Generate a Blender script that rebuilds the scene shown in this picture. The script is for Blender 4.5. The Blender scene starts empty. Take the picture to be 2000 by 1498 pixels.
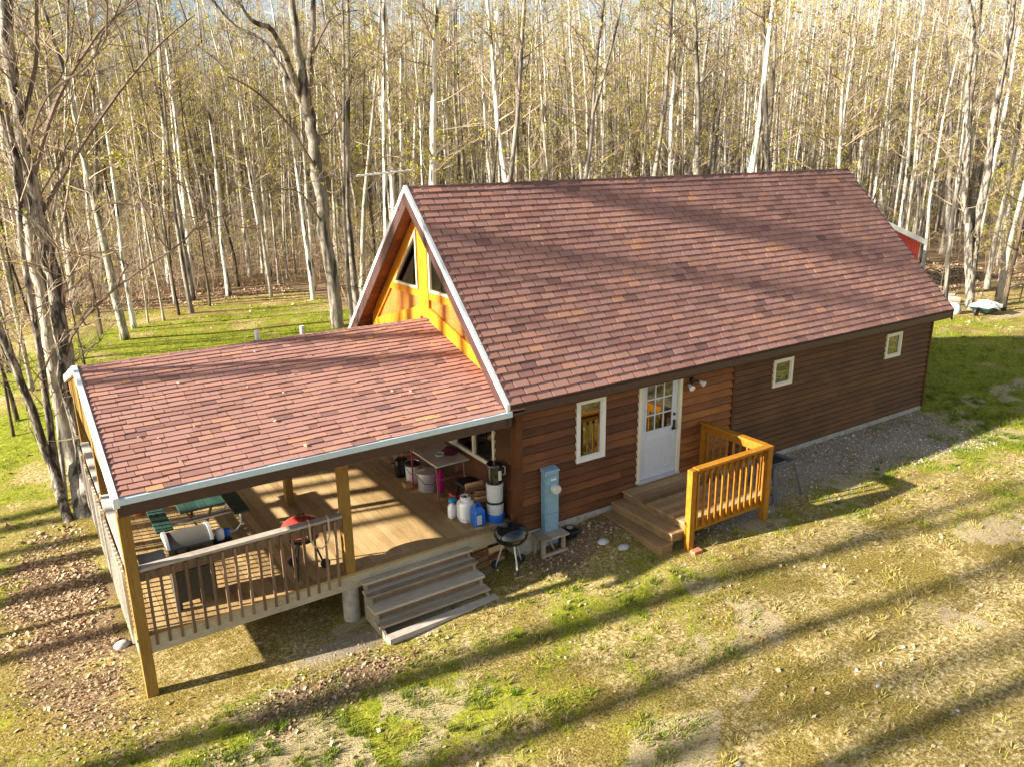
import bpy, math, random
import numpy as np
from mathutils import Vector, Matrix
R = math.radians
random.seed(7); np.random.seed(7)
scene = bpy.context.scene
COL = scene.collection

# ------------------------------------------------------------------ camera, sky, sun, exposure
CAM = np.array([-6.8083, -10.3985, 6.4289]); YAW, PITCH, ROLL, FPX = R(-33.0036), R(16.5105), R(-.8338), 1534.97
f_ = np.array([-math.sin(YAW)*math.cos(PITCH), math.cos(YAW)*math.cos(PITCH), -math.sin(PITCH)])
rt = np.array([math.cos(YAW), math.sin(YAW), 0]); up = np.cross(rt, f_)
r2 = math.cos(ROLL)*rt + math.sin(ROLL)*up; u2 = -math.sin(ROLL)*rt + math.cos(ROLL)*up
cd = bpy.data.cameras.new('camera'); cam = bpy.data.objects.new('camera', cd); COL.objects.link(cam)
M = Matrix(((r2[0], u2[0], -f_[0], CAM[0]), (r2[1], u2[1], -f_[1], CAM[1]), (r2[2], u2[2], -f_[2], CAM[2]), (0, 0, 0, 1)))
cam.matrix_world = M
cd.sensor_fit = 'HORIZONTAL'; cd.sensor_width = 36; cd.lens = FPX*36/2000
cd.clip_start = .1; cd.clip_end = 2000
scene.camera = cam

SUN = Vector((-2.86, .60, 1.12)).normalized()
world = bpy.data.worlds.new('World'); scene.world = world; world.use_nodes = True
wn, wl = world.node_tree.nodes, world.node_tree.links
sky = wn.new('ShaderNodeTexSky'); sky.sky_type = 'NISHITA'; sky.sun_disc = False
sky.sun_elevation = math.asin(SUN.z); sky.sun_rotation = math.atan2(SUN.x, SUN.y)
sky.air_density = 1.0; sky.dust_density = 1.2
hs = wn.new('ShaderNodeHueSaturation'); hs.inputs['Saturation'].default_value = .5
wtc = wn.new('ShaderNodeTexCoord'); cl = wn.new('ShaderNodeTexNoise'); cl.inputs['Scale'].default_value = 2.2; cl.inputs['Detail'].default_value = 7
wl.new(wtc.outputs['Generated'], cl.inputs['Vector'])
cr_ = wn.new('ShaderNodeMapRange'); cr_.inputs['From Min'].default_value = .42; cr_.inputs['From Max'].default_value = .66; cr_.inputs['To Min'].default_value = 1.0; cr_.inputs['To Max'].default_value = .12
wl.new(cl.outputs['Fac'], cr_.inputs['Value']); wl.new(cr_.outputs['Result'], hs.inputs['Saturation'])
cv_ = wn.new('ShaderNodeMapRange'); cv_.inputs['From Min'].default_value = .42; cv_.inputs['From Max'].default_value = .66; cv_.inputs['To Min'].default_value = 1.0; cv_.inputs['To Max'].default_value = 1.1
wl.new(cl.outputs['Fac'], cv_.inputs['Value']); wl.new(cv_.outputs['Result'], hs.inputs['Value'])
wl.new(sky.outputs[0], hs.inputs['Color']); wl.new(hs.outputs['Color'], wn['Background'].inputs[0]); wn['Background'].inputs[1].default_value = .056
ld = bpy.data.lights.new('sun', 'SUN'); ld.energy = 5.0; ld.angle = R(.75); ld.color = (1, .92, .79)
sun = bpy.data.objects.new('sun', ld); COL.objects.link(sun); sun.rotation_euler = SUN.to_track_quat('Z', 'Y').to_euler()
vs = scene.view_settings; vs.view_transform = 'Standard'; vs.look = 'None'; vs.exposure = 1.8; vs.gamma = 1

def ray(px, py):
    d = f_ + r2*(px-1000)/FPX + u2*(749-py)/FPX
    return d
def at_z(px, py, z):
    d = ray(px, py); return CAM + d*((z-CAM[2])/d[2])

# ------------------------------------------------------------------ helpers
class MB:
    def __init__(s): s.v = []; s.f = []; s.m = []; s.r = []
    def face(s, pts, m=0, r=0.):
        n = len(s.v); s.v += [tuple(p) for p in pts]; s.f.append(tuple(range(n, n+len(pts)))); s.m.append(m); s.r.append(r)
    def box(s, x0, x1, y0, y1, z0, z1, m=0, r=0.):
        s.hexa([(x0,y0,z0),(x1,y0,z0),(x1,y1,z0),(x0,y1,z0),(x0,y0,z1),(x1,y0,z1),(x1,y1,z1),(x0,y1,z1)], m, r)
    def hexa(s, p, m=0, r=0.):
        n = len(s.v); s.v += [tuple(q) for q in p]
        for q in ((3,2,1,0),(4,5,6,7),(0,1,5,4),(1,2,6,5),(2,3,7,6),(3,0,4,7)):
            s.f.append(tuple(n+i for i in q)); s.m.append(m); s.r.append(r)
    def bar(s, a, b, w, h, m=0, r=0., upv=(0,0,1)):
        a, b = Vector(a), Vector(b); d = (b-a).normalized(); u = Vector(upv)
        sd = d.cross(u)
        if sd.length < 1e-4: sd = d.cross(Vector((0,1,0)))
        sd.normalize(); u = sd.cross(d)
        sd *= w/2; u *= h/2
        s.hexa([a-sd-u, a+sd-u, b+sd-u, b-sd-u, a-sd+u, a+sd+u, b+sd+u, b-sd+u], m, r)
    def tube(s, pts, rad, n=8, m=0, r=0., cap=True):
        pts = [Vector(p) for p in pts]
        if not hasattr(rad, '__len__'): rad = [rad]*len(pts)
        base = len(s.v); ref = None
        for i, p in enumerate(pts):
            d = (pts[min(i+1, len(pts)-1)]-pts[max(i-1, 0)]).normalized()
            if ref is None: ref = d.orthogonal().normalized()
            x = (ref-d*ref.dot(d)); x = x.normalized() if x.length > 1e-6 else d.orthogonal().normalized()
            ref = x; y = d.cross(x)
            for k in range(n):
                t = 2*math.pi*k/n; s.v.append(tuple(p+(x*math.cos(t)+y*math.sin(t))*rad[i]))
        for i in range(len(pts)-1):
            for k in range(n):
                k2 = (k+1) % n
                s.f.append((base+i*n+k, base+i*n+k2, base+(i+1)*n+k2, base+(i+1)*n+k)); s.m.append(m); s.r.append(r)
        if cap:
            s.f.append(tuple(base+k for k in range(n))[::-1]); s.m.append(m); s.r.append(r)
            e = base+(len(pts)-1)*n; s.f.append(tuple(e+k for k in range(n))); s.m.append(m); s.r.append(r)
    def lathe(s, prof, c=(0,0,0), n=24, m=0, r=0., axis='z'):
        base = len(s.v)
        for (rad, h) in prof:
            for k in range(n):
                t = 2*math.pi*k/n; a, b = rad*math.cos(t), rad*math.sin(t)
                q = (a, b, h) if axis == 'z' else ((h, a, b) if axis == 'x' else (a, h, b))
                s.v.append((c[0]+q[0], c[1]+q[1], c[2]+q[2]))
        for i in range(len(prof)-1):
            for k in range(n):
                k2 = (k+1) % n
                s.f.append((base+i*n+k, base+i*n+k2, base+(i+1)*n+k2, base+(i+1)*n+k)); s.m.append(m); s.r.append(r)
        s.f.append(tuple(base+k for k in range(n))[::-1]); s.m.append(m); s.r.append(r)
        e = base+(len(prof)-1)*n; s.f.append(tuple(e+k for k in range(n))); s.m.append(m); s.r.append(r)
    def prism(s, poly, off, m=0, r=0.):
        n = len(s.v); k = len(poly); off = Vector(off); q0 = Vector(poly[0]); nv = Vector((0, 0, 0))
        for i in range(1, k-1): nv += (Vector(poly[i])-q0).cross(Vector(poly[i+1])-q0)
        if nv.dot(off) < 0: poly = list(poly)[::-1]
        s.v += [tuple(p) for p in poly]+[tuple(Vector(p)+off) for p in poly]
        s.f.append(tuple(range(n, n+k))[::-1]); s.f.append(tuple(range(n+k, n+2*k))); s.m += [m, m]; s.r += [r, r]
        for i in range(k):
            j = (i+1) % k; s.f.append((n+i, n+j, n+k+j, n+k+i)); s.m.append(m); s.r.append(r)
    def mesh(s, name, mats, origin=(0,0,0), smooth=False):
        me = bpy.data.meshes.new(name); o = origin
        vv = [(a-o[0], b-o[1], c-o[2]) for a, b, c in s.v] if tuple(o) != (0,0,0) else s.v
        me.from_pydata(vv, [], s.f)
        for mt in (mats if isinstance(mats, (list, tuple)) else [mats]): me.materials.append(mt)
        if any(s.m): me.polygons.foreach_set('material_index', s.m)
        if any(s.r):
            a = me.attributes.new('rnd', 'FLOAT', 'FACE'); a.data.foreach_set('value', s.r)
        if smooth: me.polygons.foreach_set('use_smooth', [True]*len(s.f))
        me.update()
        return me
    def build(s, name, mats, parent=None, smooth=False, bevel=0):
        org = tuple(ORG.get(parent.name, (0,0,0))) if parent else (0,0,0)
        me = s.mesh(name, mats, org, smooth); ob = bpy.data.objects.new(name, me); COL.objects.link(ob)
        if parent: ob.parent = parent; ORG[ob.name] = org
        if bevel:
            b = ob.modifiers.new('bevel', 'BEVEL'); b.width = bevel; b.segments = 2; b.limit_method = 'ANGLE'
        if smooth:
            import bmesh
            sel = me.attributes.get('sharp_edge') or me.attributes.new('sharp_edge', 'BOOLEAN', 'EDGE')
            bm = bmesh.new(); bm.from_mesh(me); bmesh.ops.recalc_face_normals(bm, faces=bm.faces)
            for e in bm.edges:
                if len(e.link_faces) == 2 and e.calc_face_angle(0) > R(42): e.smooth = False
            bm.to_mesh(me); bm.free()
        return ob
ORG = {}
def tag(o, label=None, cat=None, group=None, kind=None):
    if label: o['label'] = label
    if cat: o['category'] = cat
    if group: o['group'] = group
    if kind: o['kind'] = kind
    return o
def thing(name, label, cat, loc, group=None):
    o = bpy.data.objects.new(name, None); COL.objects.link(o); o.location = loc; o.empty_display_size = .2
    ORG[o.name] = tuple(loc)
    return tag(o, label, cat, group)
def piece(name, mats, parent, fn, **k):
    mb = MB(); fn(mb); return mb.build(name, mats, parent, **k)

# ------------------------------------------------------------------ materials
def nt(name):
    m = bpy.data.materials.new(name); m.use_nodes = True
    return m, m.node_tree.nodes, m.node_tree.links, m.node_tree.nodes['Principled BSDF']
def ramp(n, stops):
    c = n.new('ShaderNodeValToRGB'); e = c.color_ramp.elements
    while len(e) < len(stops): e.new(.5)
    for i, (p, col) in enumerate(stops): e[i].position = p; e[i].color = (*col, 1)
    return c
def plain(name, col, rough=.6, metal=0., var=.12, scale=30., coat=0., spec=.5, bump=0.):
    m, n, l, p = nt(name)
    tc = n.new('ShaderNodeTexCoord'); nz = n.new('ShaderNodeTexNoise'); nz.inputs['Scale'].default_value = scale; nz.inputs['Detail'].default_value = 4
    l.new(tc.outputs['Object'], nz.inputs['Vector'])
    c = ramp(n, [(.3, tuple(x*(1-var) for x in col)), (.7, tuple(min(1, x*(1+var)) for x in col))])
    l.new(nz.outputs['Fac'], c.inputs['Fac']); l.new(c.outputs['Color'], p.inputs['Base Color'])
    p.inputs['Roughness'].default_value = rough; p.inputs['Metallic'].default_value = metal
    p.inputs['Coat Weight'].default_value = coat; p.inputs['Specular IOR Level'].default_value = spec
    if bump:
        b = n.new('ShaderNodeBump'); b.inputs['Strength'].default_value = bump; b.inputs['Distance'].default_value = .01
        l.new(nz.outputs['Fac'], b.inputs['Height']); l.new(b.outputs['Normal'], p.inputs['Normal'])
    return m
def wood(name, dark, mid, light, stretch=(1,1,1), scale=14., rough=.7, rv=.55, stain=0.):
    """stained or weathered timber: grain noise drawn out along one axis plus a tone per board"""
    m, n, l, p = nt(name)
    tc = n.new('ShaderNodeTexCoord'); mp = n.new('ShaderNodeMapping'); mp.inputs['Scale'].default_value = stretch
    l.new(tc.outputs['Object'], mp.inputs['Vector'])
    at = n.new('ShaderNodeAttribute'); at.attribute_name = 'rnd'
    off = n.new('ShaderNodeVectorMath'); off.operation = 'ADD'
    sc = n.new('ShaderNodeMath'); sc.operation = 'MULTIPLY'; sc.inputs[1].default_value = 37.
    l.new(at.outputs['Fac'], sc.inputs[0]); l.new(mp.outputs['Vector'], off.inputs[0]); l.new(sc.outputs[0], off.inputs[1])
    nz = n.new('ShaderNodeTexNoise'); nz.inputs['Scale'].default_value = scale; nz.inputs['Detail'].default_value = 7; nz.inputs['Roughness'].default_value = .65
    l.new(off.outputs[0], nz.inputs['Vector'])
    n2 = n.new('ShaderNodeTexNoise'); n2.inputs['Scale'].default_value = 1.3; n2.inputs['Detail'].default_value = 3
    l.new(tc.outputs['Object'], n2.inputs['Vector'])
    a = n.new('ShaderNodeMath'); a.operation = 'MULTIPLY_ADD'; a.inputs[1].default_value = rv
    l.new(at.outputs['Fac'], a.inputs[0]); 
    b = n.new('ShaderNodeMath'); b.operation = 'MULTIPLY_ADD'; b.inputs[1].default_value = .9; b.inputs[2].default_value = -.2-rv/2
    l.new(nz.outputs['Fac'], b.inputs[0]); l.new(b.outputs[0], a.inputs[2])
    e = n.new('ShaderNodeMath'); e.operation = 'MULTIPLY_ADD'; e.inputs[1].default_value = .5; l.new(n2.outputs['Fac'], e.inputs[0]); l.new(a.outputs[0], e.inputs[2])
    c = ramp(n, [(.12, dark), (.5, mid), (.9, light)])
    l.new(e.outputs[0], c.inputs['Fac']); l.new(c.outputs['Color'], p.inputs['Base Color'])
    p.inputs['Roughness'].default_value = rough; p.inputs['Specular IOR Level'].default_value = .3
    bp = n.new('ShaderNodeBump'); bp.inputs['Strength'].default_value = .35; bp.inputs['Distance'].default_value = .006
    l.new(nz.outputs['Fac'], bp.inputs['Height']); l.new(bp.outputs['Normal'], p.inputs['Normal'])
    return m
def shingle_mat():
    m, n, l, p = nt('asphalt_shingle')
    at = n.new('ShaderNodeAttribute'); at.attribute_name = 'rnd'
    c = ramp(n, [(0, (.15,.085,.075)), (.12, (.24,.125,.105)), (.33, (.335,.165,.128)), (.45, (.37,.20,.165)), (.55, (.405,.21,.16)), (.68, (.45,.225,.155)), (.9, (.52,.25,.14)), (1, (.58,.31,.16))])
    tc = n.new('ShaderNodeTexCoord')
    big = n.new('ShaderNodeTexNoise'); big.inputs['Scale'].default_value = .55; big.inputs['Detail'].default_value = 5
    l.new(tc.outputs['Object'], big.inputs['Vector'])
    gr = n.new('ShaderNodeTexNoise'); gr.inputs['Scale'].default_value = 90; gr.inputs['Detail'].default_value = 2
    l.new(tc.outputs['Object'], gr.inputs['Vector'])
    a = n.new('ShaderNodeMath'); a.operation = 'MULTIPLY_ADD'; a.inputs[1].default_value = .5; a.inputs[2].default_value = -.25
    l.new(big.outputs['Fac'], a.inputs[0])
    s = n.new('ShaderNodeMath'); s.operation = 'ADD'; l.new(at.outputs['Fac'], s.inputs[0]); l.new(a.outputs[0], s.inputs[1])
    g2 = n.new('ShaderNodeMath'); g2.operation = 'MULTIPLY_ADD'; g2.inputs[1].default_value = .35; g2.inputs[2].default_value = -.17
    l.new(gr.outputs['Fac'], g2.inputs[0]); s2 = n.new('ShaderNodeMath'); s2.operation = 'ADD'
    l.new(s.outputs[0], s2.inputs[0]); l.new(g2.outputs[0], s2.inputs[1])
    l.new(s2.outputs[0], c.inputs['Fac']); l.new(c.outputs['Color'], p.inputs['Base Color'])
    p.inputs['Roughness'].default_value = .85; p.inputs['Specular IOR Level'].default_value = .25
    bp = n.new('ShaderNodeBump'); bp.inputs['Strength'].default_value = .5; bp.inputs['Distance'].default_value = .004
    l.new(gr.outputs['Fac'], bp.inputs['Height']); l.new(bp.outputs['Normal'], p.inputs['Normal'])
    return m
def glass_mat(refl=.3, tint=(.55,.6,.58)):
    m, n, l, p = nt('window_glass'); out = n['Material Output']; n.remove(p)
    t = n.new('ShaderNodeBsdfTransparent'); t.inputs[0].default_value = (*tint, 1)
    g = n.new('ShaderNodeBsdfGlossy'); g.inputs['Roughness'].default_value = .02
    fr = n.new('ShaderNodeFresnel'); fr.inputs['IOR'].default_value = 1.5
    ad = n.new('ShaderNodeMath'); ad.operation = 'MULTIPLY_ADD'; ad.inputs[1].default_value = 1-refl; ad.inputs[2].default_value = refl
    l.new(fr.outputs[0], ad.inputs[0])
    mx = n.new('ShaderNodeMixShader'); l.new(ad.outputs[0], mx.inputs[0]); l.new(t.outputs[0], mx.inputs[1]); l.new(g.outputs[0], mx.inputs[2]); l.new(mx.outputs[0], out.inputs[0])
    return m
def bark(name, base, spots, patch, scale=3., thr=(.5,.62), stretch=.35):
    m, n, l, p = nt(name)
    tc = n.new('ShaderNodeTexCoord'); mp = n.new('ShaderNodeMapping'); mp.inputs['Scale'].default_value = (1.6, 1.6, stretch)
    oi = n.new('ShaderNodeObjectInfo'); ad = n.new('ShaderNodeVectorMath'); ad.operation = 'ADD'
    mu = n.new('ShaderNodeMath'); mu.operation = 'MULTIPLY'; mu.inputs[1].default_value = 50
    l.new(oi.outputs['Random'], mu.inputs[0]); l.new(tc.outputs['Object'], ad.inputs[0]); l.new(mu.outputs[0], ad.inputs[1]); l.new(ad.outputs[0], mp.inputs['Vector'])
    a = n.new('ShaderNodeTexNoise'); a.inputs['Scale'].default_value = scale; a.inputs['Detail'].default_value = 6; l.new(mp.outputs[0], a.inputs['Vector'])
    b = n.new('ShaderNodeTexNoise'); b.inputs['Scale'].default_value = 22; b.inputs['Detail'].default_value = 5; l.new(mp.outputs[0], b.inputs['Vector'])
    c1 = ramp(n, [(.35, patch), (.62, base)]); l.new(b.outputs['Fac'], c1.inputs['Fac'])
    c2 = ramp(n, [(thr[0], (0,0,0)), (thr[1], (1,1,1))]); l.new(a.outputs['Fac'], c2.inputs['Fac'])
    mx = n.new('ShaderNodeMix'); mx.data_type = 'RGBA'; l.new(c2.outputs['Color'], mx.inputs['Factor']); l.new(c1.outputs['Color'], mx.inputs['A']); mx.inputs['B'].default_value = (*spots, 1)
    l.new(mx.outputs['Result'], p.inputs['Base Color']); p.inputs['Roughness'].default_value = .85; p.inputs['Specular IOR Level'].default_value = .2
    bp = n.new('ShaderNodeBump'); bp.inputs['Strength'].default_value = .6; bp.inputs['Distance'].default_value = .02; l.new(b.outputs['Fac'], bp.inputs['Height']); l.new(bp.outputs['Normal'], p.inputs['Normal'])
    return m
def leafmat(name, cols, trans=.35):
    m, n, l, p = nt(name); out = n['Material Output']
    at = n.new('ShaderNodeAttribute'); at.attribute_name = 'rnd'
    c = ramp(n, [(i/(len(cols)-1), k) for i, k in enumerate(cols)]); l.new(at.outputs['Fac'], c.inputs['Fac'])
    l.new(c.outputs['Color'], p.inputs['Base Color']); p.inputs['Roughness'].default_value = .7; p.inputs['Specular IOR Level'].default_value = .2
    if trans:
        t = n.new('ShaderNodeBsdfTranslucent'); l.new(c.outputs['Color'], t.inputs[0])
        mx = n.new('ShaderNodeMixShader'); mx.inputs[0].default_value = trans; l.new(p.outputs[0], mx.inputs[1]); l.new(t.outputs[0], mx.inputs[2]); l.new(mx.outputs[0], out.inputs[0])
    return m

SH = shingle_mat()
SHD = plain('roof_underlay', (.05,.03,.027), .9)
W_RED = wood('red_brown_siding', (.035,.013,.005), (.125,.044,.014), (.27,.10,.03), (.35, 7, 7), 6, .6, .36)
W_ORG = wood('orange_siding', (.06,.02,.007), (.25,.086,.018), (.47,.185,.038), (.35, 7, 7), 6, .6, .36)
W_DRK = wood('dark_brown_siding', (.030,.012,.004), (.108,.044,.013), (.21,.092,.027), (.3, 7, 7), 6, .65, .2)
W_GBL = wood('gable_panel_wood', (.28,.10,.016), (.42,.165,.026), (.54,.23,.04), (6, 1.2, 3), 9, .7, .4)
W_TRIM = wood('golden_stained_trim', (.30,.105,.004), (.50,.19,.007), (.64,.27,.018), (2, 2, .6), 8, .5, .3)
W_SOF = wood('soffit_boards', (.10,.035,.012), (.22,.08,.025), (.32,.12,.04), (1, 5, 5), 10, .6, .5)
W_FAS = plain('brown_fascia_paint', (.06,.027,.024), .45, var=.15, scale=6)
W_RAIL = wood('golden_rail_timber', (.18,.065,.005), (.375,.152,.012), (.54,.25,.025), (2, 2, 1), 9, .5, .4)
W_POST = wood('treated_post_timber', (.11,.06,.012), (.25,.135,.028), (.40,.235,.06), (5, 5, .6), 9, .6, .3)
W_DECK = wood('deck_floor_boards', (.22,.14,.06), (.45,.30,.13), (.60,.43,.22), (6, .5, 2), 9, .7, .4)
W_GREY = wood('weathered_grey_timber', (.17,.135,.09), (.42,.345,.24), (.62,.54,.41), (.6, 6, 6), 9, .8, .5)
W_GREYR = wood('weathered_rail_timber', (.22,.17,.13), (.42,.36,.30), (.60,.53,.46), (.8, .8, 4), 9, .8, .3)
W_SUNLIT = wood('sunlit_rail_timber', (.34,.29,.23), (.58,.52,.44), (.74,.68,.60), (.8, .8, 4), 9, .8, .3)  # lighter copy of the rail timber: sun on the left railing put into the colour
W_BAL = wood('brown_baluster_timber', (.10,.06,.035), (.21,.125,.075), (.36,.23,.14), (6, 6, .6), 9, .7, .5)
W_STEP = wood('entry_step_boards', (.12,.075,.032), (.32,.20,.092), (.52,.365,.19), (6, .6, 3), 9, .7, .55)
W_FIRE = wood('split_firewood', (.16,.07,.03), (.38,.2,.09), (.62,.4,.2), (3, 3, 3), 8, .8, .9)
W_GREEN = wood('worn_green_paint', (.018,.04,.033), (.032,.082,.064), (.06,.125,.10), (2, 1, 3), 5, .55, .25)
WHITE = plain('white_paint', (.78,.78,.76), .4, var=.05, scale=8)
CREAM = plain('cream_vinyl_frame', (.74,.70,.56), .4, var=.05)
GCREAM = plain('gable_window_frame', (.60,.50,.30), .4, var=.08)
DOORW = plain('white_door_paint', (.60,.66,.73), .35, var=.03)
ALU = plain('bare_metal_drip_edge', (.58,.70,.80), .5, metal=.15, var=.06)
CONC = plain('foundation_concrete', (.40,.36,.29), .85, var=.25, scale=9, bump=.3)
GLASS = glass_mat(.2)
GLASSD = glass_mat(.02, (.35,.38,.36))
BLACK = plain('black_enamel', (.012,.013,.015), .16, var=.1, coat=.6)
BLACKM = plain('matt_black_plastic', (.02,.02,.021), .5)
STEEL = plain('brushed_steel', (.105,.10,.088), .6, metal=.1, var=.08, scale=60)
ALUM = plain('dull_aluminium', (.66,.67,.68), .4, metal=.55, var=.1, scale=20)
GREYPL = plain('grey_plastic', (.10,.105,.11), .5)
DARKCAB = plain('dark_brown_grill_cabinet', (.05,.045,.04), .5)
BLUEGR = plain('blue_grey_meter_steel', (.23,.38,.51), .45, var=.12, scale=12)
REDP = plain('red_enamel', (.42,.05,.04), .3, var=.1)
BLUEP = plain('blue_plastic', (.015,.14,.55), .35, var=.08)
TANKW = plain('white_tank_paint', (.80,.80,.78), .35, var=.05)
GREYB = plain('grey_white_bucket_plastic', (.58,.60,.60), .45, var=.06)
MAG = plain('magenta_plastic', (.55,.01,.22), .4)
TABLET = plain('ivory_table_top', (.62,.55,.47), .45, var=.06)
RUST = plain('rusty_steel', (.30,.13,.07), .7, var=.3)
SHEDR = plain('red_shed_siding', (.42,.05,.035), .6, var=.15, scale=4)
BRICK = plain('orange_brick', (.5,.17,.08), .85, var=.2)
STONE = plain('grey_fieldstone', (.5,.48,.45), .85, var=.25, scale=8, bump=.5)
DARKIN = plain('interior_wall', (.30,.22,.15), .9)
CURT = plain('tan_curtain_cloth', (.42,.22,.09), .85, var=.25, scale=9)
ROPE = plain('tan_rope', (.55,.42,.30), .9)
TARP = plain('dark_green_tarp', (.012,.05,.045), .5)
CLOTH = plain('white_cloth', (.46,.46,.45), .8)
YELLEAF = leafmat('spring_leaf', [(.22,.29,.02), (.42,.44,.035), (.50,.45,.07), (.38,.27,.09), (.30,.22,.09)], .45)
DRYLEAF = leafmat('dry_fallen_leaf', [(.13,.075,.04), (.30,.19,.105), (.50,.35,.21), (.68,.52,.35)], 0)
PEBBLE = leafmat('gravel_stone', [(.17,.13,.09), (.34,.27,.20), (.48,.41,.33), (.66,.60,.52)], 0)
GRASSM = leafmat('grass_blade', [(.10,.17,.014), (.22,.27,.03), (.40,.36,.08), (.58,.46,.2)], .3)
TWIG = plain('twig_bark', (.34,.26,.17), .85, var=.3, scale=2)
TWIGD = plain('dark_twig_bark', (.16,.115,.08), .85, var=.3, scale=2)
B_WHITE = bark('white_birch_bark', (.80,.76,.68), (.09,.075,.06), (.52,.46,.38), 3.6, (.53,.60), .28)
B_PALE = bark('pale_aspen_bark', (.50,.455,.37), (.085,.07,.055), (.25,.215,.165), 3.2, (.55,.64), .28)
B_GREY = bark('grey_maple_bark', (.33,.29,.235), (.06,.052,.045), (.17,.145,.115), 3., (.47,.6), .25)
B_CLUMP = bark('mottled_maple_bark', (.42,.37,.30), (.055,.046,.038), (.17,.14,.11), 7., (.42,.56), .4)
B_BROWN = bark('brown_forest_bark', (.16,.115,.075), (.04,.03,.022), (.085,.062,.045), 3., (.45,.6), .25)

# ------------------------------------------------------------------ ground
def lerp(a, b, t): return a+(b-a)*np.clip(t, 0, 1)
def ss(a, b, x): t = np.clip((x-a)/(b-a), 0, 1); return t*t*(3-2*t)
def ground_h(x, y):
    x = np.asarray(x, float); y = np.asarray(y, float)
    h = np.interp(x, [-30, -8, -6, -3, 0, 2, 5, 13, 40], [-1.1, -.85, -.71, -.63, -.46, -.30, -.26, -.2, -.25])
    near = ss(-1.8, -.3, y)*(1-ss(7.5, 10, y))*ss(.6, 1.6, x)*(1-ss(13, 15, x))
    h = lerp(h, -.12, near)
    h = lerp(h, -.32, ss(8, 16, y)*ss(-10, -4, x))
    h = h+.03*np.sin(x*.9+1.3)*np.sin(y*.8)*ss(1.5, 5, np.abs(y-3)-3) 
    far = ss(60, 200, np.hypot(x+7, y+10))
    return h+far*2.0
def vnoise(x, y, seed=0):
    rs = np.random.RandomState(seed); g = rs.rand(64, 64)
    xi = np.floor(x).astype(int); yi = np.floor(y).astype(int); fx = x-xi; fy = y-yi
    fx = fx*fx*(3-2*fx); fy = fy*fy*(3-2*fy)
    G = lambda i, j: g[i % 64, j % 64]
    return (G(xi, yi)*(1-fx)+G(xi+1, yi)*fx)*(1-fy)+(G(xi, yi+1)*(1-fx)+G(xi+1, yi+1)*fx)*fy
def fbm(x, y, s, seed=0, o=4):
    v = 0; a = .5; t = 0
    for k in range(o): v = v+a*vnoise(x*s*2**k+7.3*k, y*s*2**k+3.1*k, seed+k); t += a; a *= .5
    return v/t
def blob(x, y, cx, cy, rx, ry, rot=0):
    c, s = math.cos(rot), math.sin(rot); u = ((x-cx)*c+(y-cy)*s)/rx; v = (-(x-cx)*s+(y-cy)*c)/ry
    return np.exp(-(u*u+v*v))
def masks(x, y):
    """where grass grows, where leaf litter lies, where bare gravel shows"""
    n = fbm(x, y, .7, 3); n2 = fbm(x, y, 2.3, 11); n3 = fbm(x, y, .22, 5)
    g = .27+.0*x
    g = g+.55*blob(x, y, 17, 1, 7, 6)+.6*blob(x, y, 0, 19.5, 8, 5.5)+.5*blob(x, y, -7, 12, 3.5, 4)+.5*blob(x, y, -7.0, -2.0, 1.9, 1.5)+.25*blob(x, y, -4.4, -2.0, 1.6, .5)+.4*blob(x, y, -9, 4, 1.4, 6)
    g = g+.3*blob(x, y, 36, 13, 7, 5)+.3*blob(x, y, 10, -3.2, 5, 1.6)+.25*blob(x, y, 1, -2.2, 3, 1.2)+.22*blob(x, y, -4.5, -3.5, 4, 2)
    g = g-.18*blob(x, y, 7, -6.0, 7, 3.2)-.25*blob(x, y, 2.5, -6.3, 4, 1.2)-.30*blob(x, y, 6, -4.8, 3, .9)-.30*blob(x, y, 4.2, -2.9, 2, .6)
    forest = ss(0, 5, y-np.where(x < 6, 26, np.where(x < 24, 14, 5.5+0*x)))
    g = g-.28*forest+(n-.5)*1.1+(n2-.5)*.8
    lit = -.06+.8*forest+.95*blob(x, y, -6.85, 3.0, .95, 3.4)+.8*blob(x, y, -3.9, -1.3, 1.5, .55)+.95*blob(x, y, .9, -.5, 1.3, .55)+.25*blob(x, y, -6.3, -.6, 1.0, 1.2)
    lit = lit+.35*ss(-1.8, -.5, y)*(1-ss(6.4, 7.5, y))*ss(1.5, 2.6, x)*(1-ss(11.5, 13, x))
    lit = lit+(n2-.5)*.9+(n-.5)*.5
    wall = ss(-1.9, -.6, y+.16*(x-5))*.66*(1-ss(6.4, 7.5, y))*ss(1.5, 2.6, x)*(1-ss(11.6, 13.2, x))
    deck = ss(-.75, -.2, y)*(1-ss(6.2, 7, y))*ss(-6.6, -5.8, x)*(1-ss(-.3, .5, x))
    gr = np.maximum(wall, deck*.3)+(n2-.5)*.5*np.maximum(wall, deck)+.6*blob(x, y, -3.3, -.6, 1.4, .35)+.5*blob(x, y, 3.9, -1.5, 1.8, .5)
    drt = .9*blob(x, y, 28, 4.7, 4, .45)+ss(.55, .74, n+.35*(n2-.5)+.2*(n3-.5))*(y < 0)
    return np.clip(g, 0, 1), np.clip(lit, 0, 1), np.clip(gr, 0, 1), np.clip(drt, 0, 1)
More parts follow.
